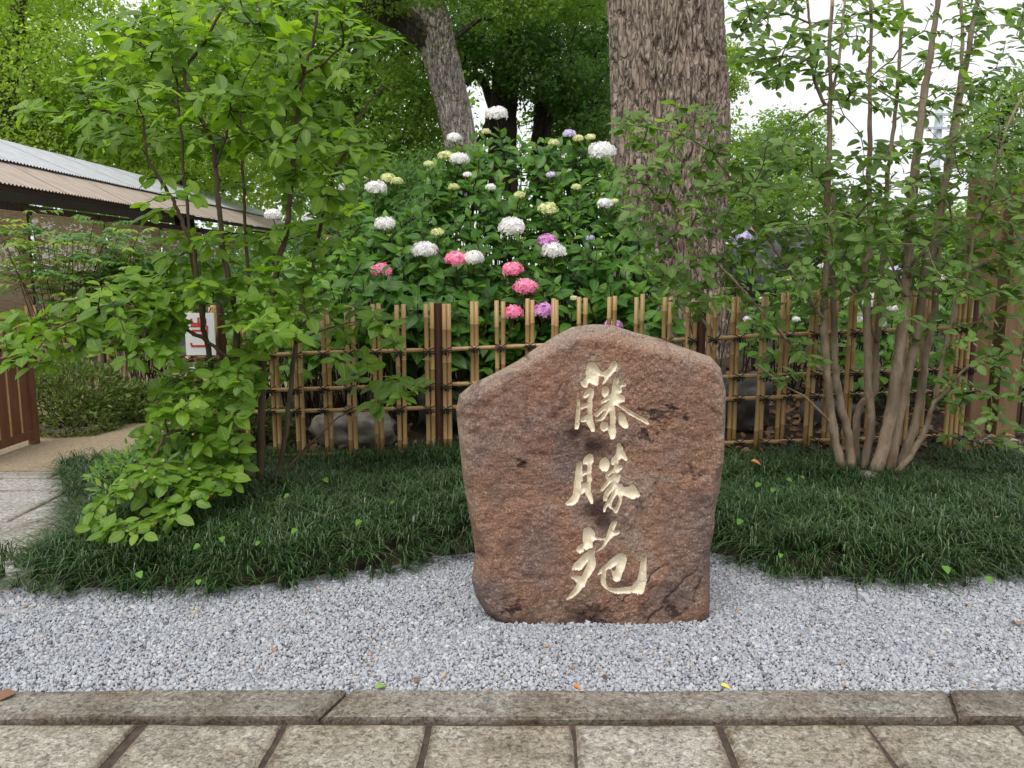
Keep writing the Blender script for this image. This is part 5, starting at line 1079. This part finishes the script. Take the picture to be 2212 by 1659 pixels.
# ------------------------------------------------------------------ azalea hedge, nandina, ferny seedlings
def leafy_mound(name, label, cat, cpx, cpy, Y, size, mat, n, lsz, tpl, tm=.5):
    c = at(cpx, cpy, Y); root = thing(name, label, cat, (c[0], Y, 0)); mb = MB(); size = np.asarray(size, float)
    D = nrm(rng.normal(size=(n, 3))); D[:, 2] = np.abs(D[:, 2]) * 1.0 - .25 * (rng.random(n) < .5); D = nrm(D); D[:, 1] -= .25; D = nrm(D)
    q = np.sign(D) * np.abs(D) ** .8
    bump_ = 1 + .12 * fbm(D[:, 0] * 3, D[:, 1] * 3, D[:, 2] * 3, seed=int(abs(cpx)), octv=3)
    P = np.array([c[0], Y, c[2]]) + q * size * (bump_ * rng.uniform(.82, 1.02, n))[:, None]; P[:, 2] = np.maximum(P[:, 2], .02)
    batch(mb, tpl, P, nrm(D + np.array([0, 0, .4]) + rng.normal(0, .6, (n, 3))), nrm(D + np.array([0, -.2, .7]) + rng.normal(0, .35, (n, 3))), lsz * rng.uniform(.6, 1.3, n), np.clip(rng.normal(tm, .2, n), 0, 1))
    obj('foliage', mb, mat, root, kind='stuff')
    tw = MB()
    for k in range(40):
        e = P[int(rng.integers(n))]; b = np.array([c[0] + rng.normal(0, size[0] * .25), Y + rng.normal(0, size[1] * .2), -.02]); tw.tube(smooth_path([b, (b + e) / 2 + [0, 0, .05], b + (e - b) * .97], 3), np.linspace(.008, .003, 7), 5)
    obj('branches', tw, M['twig'], root, kind='stuff'); return root
smt = leaf_template(.42, .3, .1, .6, us=(0, .3, .7, 1.0))
leafy_mound('azalea_bush', 'clipped azalea bush of small olive leaves beside the brown gate panel', 'shrub', 160, 905, 7.55, (.50, .55, .54), M['azalea'], 5200, .05, smt)
leafy_mound('azalea_bush', 'lower azalea bush further back along the aggregate path', 'shrub', 305, 905, 8.2, (.55, .55, .40), M['azalea'], 4600, .05, smt)
leafy_mound('azalea_bush', 'small azalea bush behind the left end of the bamboo fence', 'shrub', 560, 935, 6.45, (.34, .3, .24), M['azalea'], 1500, .045, smt, .35)
leafy_mound('low_shrub', 'low leafy seedling clump under the left tree beside the granite walk', 'shrub', 340, 1040, 4.35, (.32, .3, .2), M['nandina'], 520, .05, smt, .55)
leafy_mound('green_bush', 'broad-leaved dark bush behind the left bamboo fence, under the blinds', 'shrub', 330, 690, 9.0, (.55, .4, .62), M['hyd'], 700, .12, HL[0], .4)
def nandina(label, cx, cy, Y, n, spread, h0):
    c = at(cx, cy, Y); root = thing('nandina_shrub', label, 'shrub', (c[0], Y, 0)); st = MB(); P, X, Nn, Sz, Tt = [], [], [], [], []
    for k in range(n):
        b = np.array([c[0] + rng.normal(0, .08), Y + rng.normal(0, .08), 0]); tip = np.array([c[0] + rng.normal(0, spread), Y + rng.normal(0, spread * .6), c[2] + rng.normal(0, h0)])
        pth_ = smooth_path([b, b + (tip - b) * .5 + [0, 0, .15], tip], 4); st.tube(pth_, np.linspace(.006, .003, len(pth_)), 5); tm = .9 if rng.random() < .18 else rng.normal(.42, .12)
        for f in range(13):
            o = pth_[-1 - int(rng.integers(0, 4))]; a = rng.uniform(0, 6.28); d = np.array([math.cos(a), math.sin(a), .12]); L = rng.uniform(.16, .3)
            st.tube([o, o + d * L * .6 + [0, 0, .02], o + d * L - [0, 0, .03]], .002, 4)
            for q in range(9):
                u = .35 + .65 * q / 8; s_ = (-1) ** q; v = nrm(d * .8 + s_ * np.array([-d[1], d[0], 0]) * .8 + rng.normal(0, .15, 3) - [0, 0, .15])
                P.append(o + d * L * u); X.append(v); Nn.append(np.array([0, -.2, 1]) + rng.normal(0, .2, 3)); Sz.append(rng.uniform(.06, .10)); Tt.append(tm + rng.normal(0, .1))
    obj('stems', st, M['twig'], root, kind='stuff'); P, X, Nn, Sz, Tt = map(np.array, (P, X, Nn, Sz, Tt)); mb = MB(); batch(mb, leaf_template(.46, .2, .3, .6, us=(0, .3, .65, 1.0)), P, X, Nn, Sz, np.clip(Tt, 0, 1)); obj('foliage', mb.mesh('foliage', True), M['nandina'], root, kind='stuff')
nandina('feathery nandina shrub in front of the reed blinds, at the far left', 110, 500, 8.3, 20, .45, .13)
nandina('second nandina shrub against the reed blinds, nearer the left tree', 265, 540, 8.6, 13, .36, .16)

# ------------------------------------------------------------------ brown gate panel on the left
def gate_panel():
    a, b = gnd(-95, 1020)[:2], gnd(80, 958)[:2]; d = b - a; L = np.linalg.norm(d); u = d / L; ang = math.atan2(d[1], d[0]); rot = np.array([(math.cos(ang), -math.sin(ang), 0), (math.sin(ang), math.cos(ang), 0), (0, 0, 1)])
    root = thing('wooden_barrier', 'low brown wooden panel with pale vertical battens at the left edge of the view', 'barrier', (b[0], b[1], 0))
    H = .80; ctr = lambda s, z, off=0: np.array([*(a + u * s), z]) + rot @ np.array([0, off, 0])
    nb = 6; wB = (L - .12) / nb
    for k in range(nb):
        mb = MB(); mb.box(ctr(.06 + wB * (k + .5), .415), (wB / 2 - .006, .012, .30), rot); obj('board', mb, M['panelwood'], root)
        if k: mb = MB(); mb.box(ctr(.06 + wB * k, .415, -.016), (.007, .005, .295), rot); obj('batten', mb, M['strip'], root)
    for nm, z, h in (('bottom_rail', .10, .035), ('top_rail', .745, .045)): mb = MB(); mb.box(ctr(L / 2, z), (L / 2, .028, h), rot); obj(nm, mb, M['panelwood'], root)
    for s in (.035, L - .035): mb = MB(); mb.box(ctr(s, .40), (.034, .031, .40), rot); obj('post', mb, M['panelwood'], root)
gate_panel()

# ------------------------------------------------------------------ wooden gate on the right
def right_gate():
    Y = 6.15; root = thing('wooden_gate', 'tall brown timber gate post and board at the right edge of the view', 'gate', at(2135, 960, Y))
    def post(px0, px1, ptop, nm, off=0, mat='gatewood'):
        p, q = at(px0, ptop, Y + off), at(px1, ptop, Y + off); mb = MB(); mb.box(((p[0] + q[0]) / 2, Y + off, (p[2] + .13) / 2), ((q[0] - p[0]) / 2, .08, (p[2] - .13) / 2), None); obj(nm, mb, M[mat], root)
    post(2106, 2160, 385, 'post'); post(2186, 2228, 385, 'post', .05); post(2096, 2106, 640, 'slim_board', .1, 'post')
    for py in (470, 640, 800, 930):
        a, b = at(2150, py, Y + .22), at(2260, py, Y + .22); mb = MB(); mb.box(((a[0] + b[0]) / 2, Y + .22, a[2]), ((b[0] - a[0]) / 2, .03, .045)); obj('rail', mb, M['darkwood'], root)
    for k in range(5):
        a = at(2162 + k * 24, 420, Y + .30); mb = MB(); mb.box((a[0], Y + .30, a[2] / 2 + .1), (.035, .012, a[2] / 2 - .1)); obj('board', mb, M['darkwood'], root)
    c = at(2135, 968, Y - .03); mb = MB(); mb.box((c[0], Y - .02, .13), (.16, .15, .07)); obj('footing', mb, M['concrete'], root)
right_gate()

# ------------------------------------------------------------------ long low building on the left
def building():
    EX, EZ, RX, RZ, MX, MZ = -6.0, 2.50, -8.2, 3.52, -6.85, 2.935
    y0, y1 = 6.4, 23.5; root = thing('long_low_building', 'long low building with corrugated roof, tan below and grey above, and reed blinds', 'building', (-7, 10, 0))
    def sheet(p0, p1, mat, nm, wdt=.92, lift=0.0):
        n = 6; pitch = .0766; seg = int(wdt / pitch); m = seg * 6 + 1
        yv = np.linspace(0, wdt + .03, m); zv = .011 * np.cos(2 * math.pi * yv / pitch); V = np.concatenate([np.c_[np.full(m, p0[0]), yv, p0[1] + zv], np.c_[np.full(m, p1[0]), yv, p1[1] + zv]])
        j = np.arange(m - 1); mb = MB(); mb.add(V, np.c_[j, j + 1, m + j + 1, m + j]); me = mb.mesh(nm, True); k = 0; y = y0
        while y < y1: obj(nm, me, mat, root, Matrix.Translation((0, y, .003 * (k % 2) + lift))); y += wdt; k += 1
    sheet((EX, EZ), (MX - .02, MZ + .010), M['rooft'], 'tan_roof_sheet'); sheet((MX + .1, MZ - .03), (RX, RZ), M['roofg'], 'grey_roof_sheet', lift=.028)
    back = MB(); back.add([(RX, y0, RZ + .02), (RX, y1, RZ + .02), (RX - 1.6, y1, 2.8), (RX - 1.6, y0, 2.8)], np.array([(0, 1, 2, 3)])); obj('rear_roof', back, M['roofg'], root)
    mb = MB(); mb.box((EX - .06, (y0 + y1) / 2, EZ - .035), (.02, (y1 - y0) / 2, .03)); obj('eave_board', mb, M['darkwood'], root)
    mb = MB(); mb.box((EX - .25, (y0 + y1) / 2, 2.25), (.05, (y1 - y0) / 2, .055)); obj('beam', mb, M['darkwood'], root)
    mb = MB(); mb.box((EX - 2.2, (y0 + y1) / 2, .4), (.05, (y1 - y0) / 2, .4)); obj('rear_wall', mb, M['plaster'], root)
    mb = MB(); mb.box((EX - 2.2, (y0 + y1) / 2, 3.3), (.05, (y1 - y0) / 2, .06)); obj('ridge_beam', mb, M['darkwood'], root)
    mb = MB(); mb.box((EX - 1.1, (y0 + y1) / 2, -.01), (1.15, (y1 - y0) / 2, .05)); obj('floor', mb, M['concrete'], root)
    k = 0; y = y0 + .1
    bl = MB(); W_ = 1.78
    for q in range(88): bl.box((0, W_ / 2, -.0155 * q), (.004, W_ / 2, .0052 + .0012 * rng.random()))
    for q in range(6): bl.box((.006, .12 + q * (W_ - .24) / 5, -.68), (.002, .004, .69))
    blm = bl.mesh('reed_blind')
    while y < y1:
        mb = MB(); mb.box((EX - .22, y, 1.14), (.055, .055, 1.13)); obj('post', mb, M['darkwood'], root)
        if y + 1.85 < y1: obj('reed_blind', blm, M['reed'], root, Matrix.Translation((EX - .12, y + .06, 2.20)))
        for z in (.55,): 
            if y + 1.8 < y1: mb = MB(); mb.box((EX - .22, y + .95, z), (.03, .89, .05)); obj('low_rail', mb, M['darkwood'], root)
        y += 1.92
building()

# ------------------------------------------------------------------ far right: house and steel pole
def house():
    Y = 24; a, b = at(1860, 600, Y), at(2075, 600, Y); wl, hw = (b[0] - a[0]) / 2, 2.0; cx_ = (a[0] + b[0]) / 2
    root = thing('distant_house', 'grey house with a low tiled roof far behind the many-stemmed tree', 'house', (cx_, Y, 0))
    mb = MB(); mb.box((cx_, Y + 2, 1.25), (wl, 2, 1.25)); obj('wall', mb, M['siding'], root)
    mb = MB(); V = [(cx_ - wl - .3, Y - .3, 2.5), (cx_ + wl + .3, Y - .3, 2.5), (cx_ + wl + .3, Y + 4.3, 2.5), (cx_ - wl - .3, Y + 4.3, 2.5), (cx_ - wl - .3, Y + 2, 3.5), (cx_ + wl + .3, Y + 2, 3.5)]
    mb.add(V, [np.array([(0, 1, 5, 4), (2, 3, 4, 5), (0, 3, 2, 1)]), np.array([(0, 4, 3), (1, 2, 5)])]); obj('roof', mb, M['slate_roof'], root)
    for k in range(3):
        x = cx_ - wl * .6 + k * wl * .6; mb = MB(); mb.box((x, Y - .02, 1.5), (.45, .04, .5)); f = obj('window', mb, M['steel'], root)
        mb = MB(); mb.box((x, Y - .05, 1.5), (.38, .02, .43)); o = obj('pane', mb, M['glass']); o.parent = f
house()
def steel_pole():
    Y = 38; b, t_ = at(2012, 600, Y), at(2030, 225, Y); root = thing('steel_pole', 'pale grey steel utility pole against the sky behind the many-stemmed tree', 'utility pole', (t_[0], Y, 0))
    mb = MB(); mb.tube([(t_[0], Y, 0), (t_[0], Y, t_[2])], [.27, .17], 14); obj('shaft', mb.mesh('shaft', True), M['steel'], root)
    for dz in (.5, 1.1): mb = MB(); mb.box((t_[0], Y - .25, t_[2] - dz), (.75, .05, .05)); obj('cross_arm', mb, M['steel'], root)
    mb = MB(); mb.tube([(t_[0] + .4, Y - .1, t_[2] - 2.4), (t_[0] + .4, Y - .1, t_[2] - 1.6)], .22, 12); obj('transformer', mb, M['steel'], root)
steel_pole()
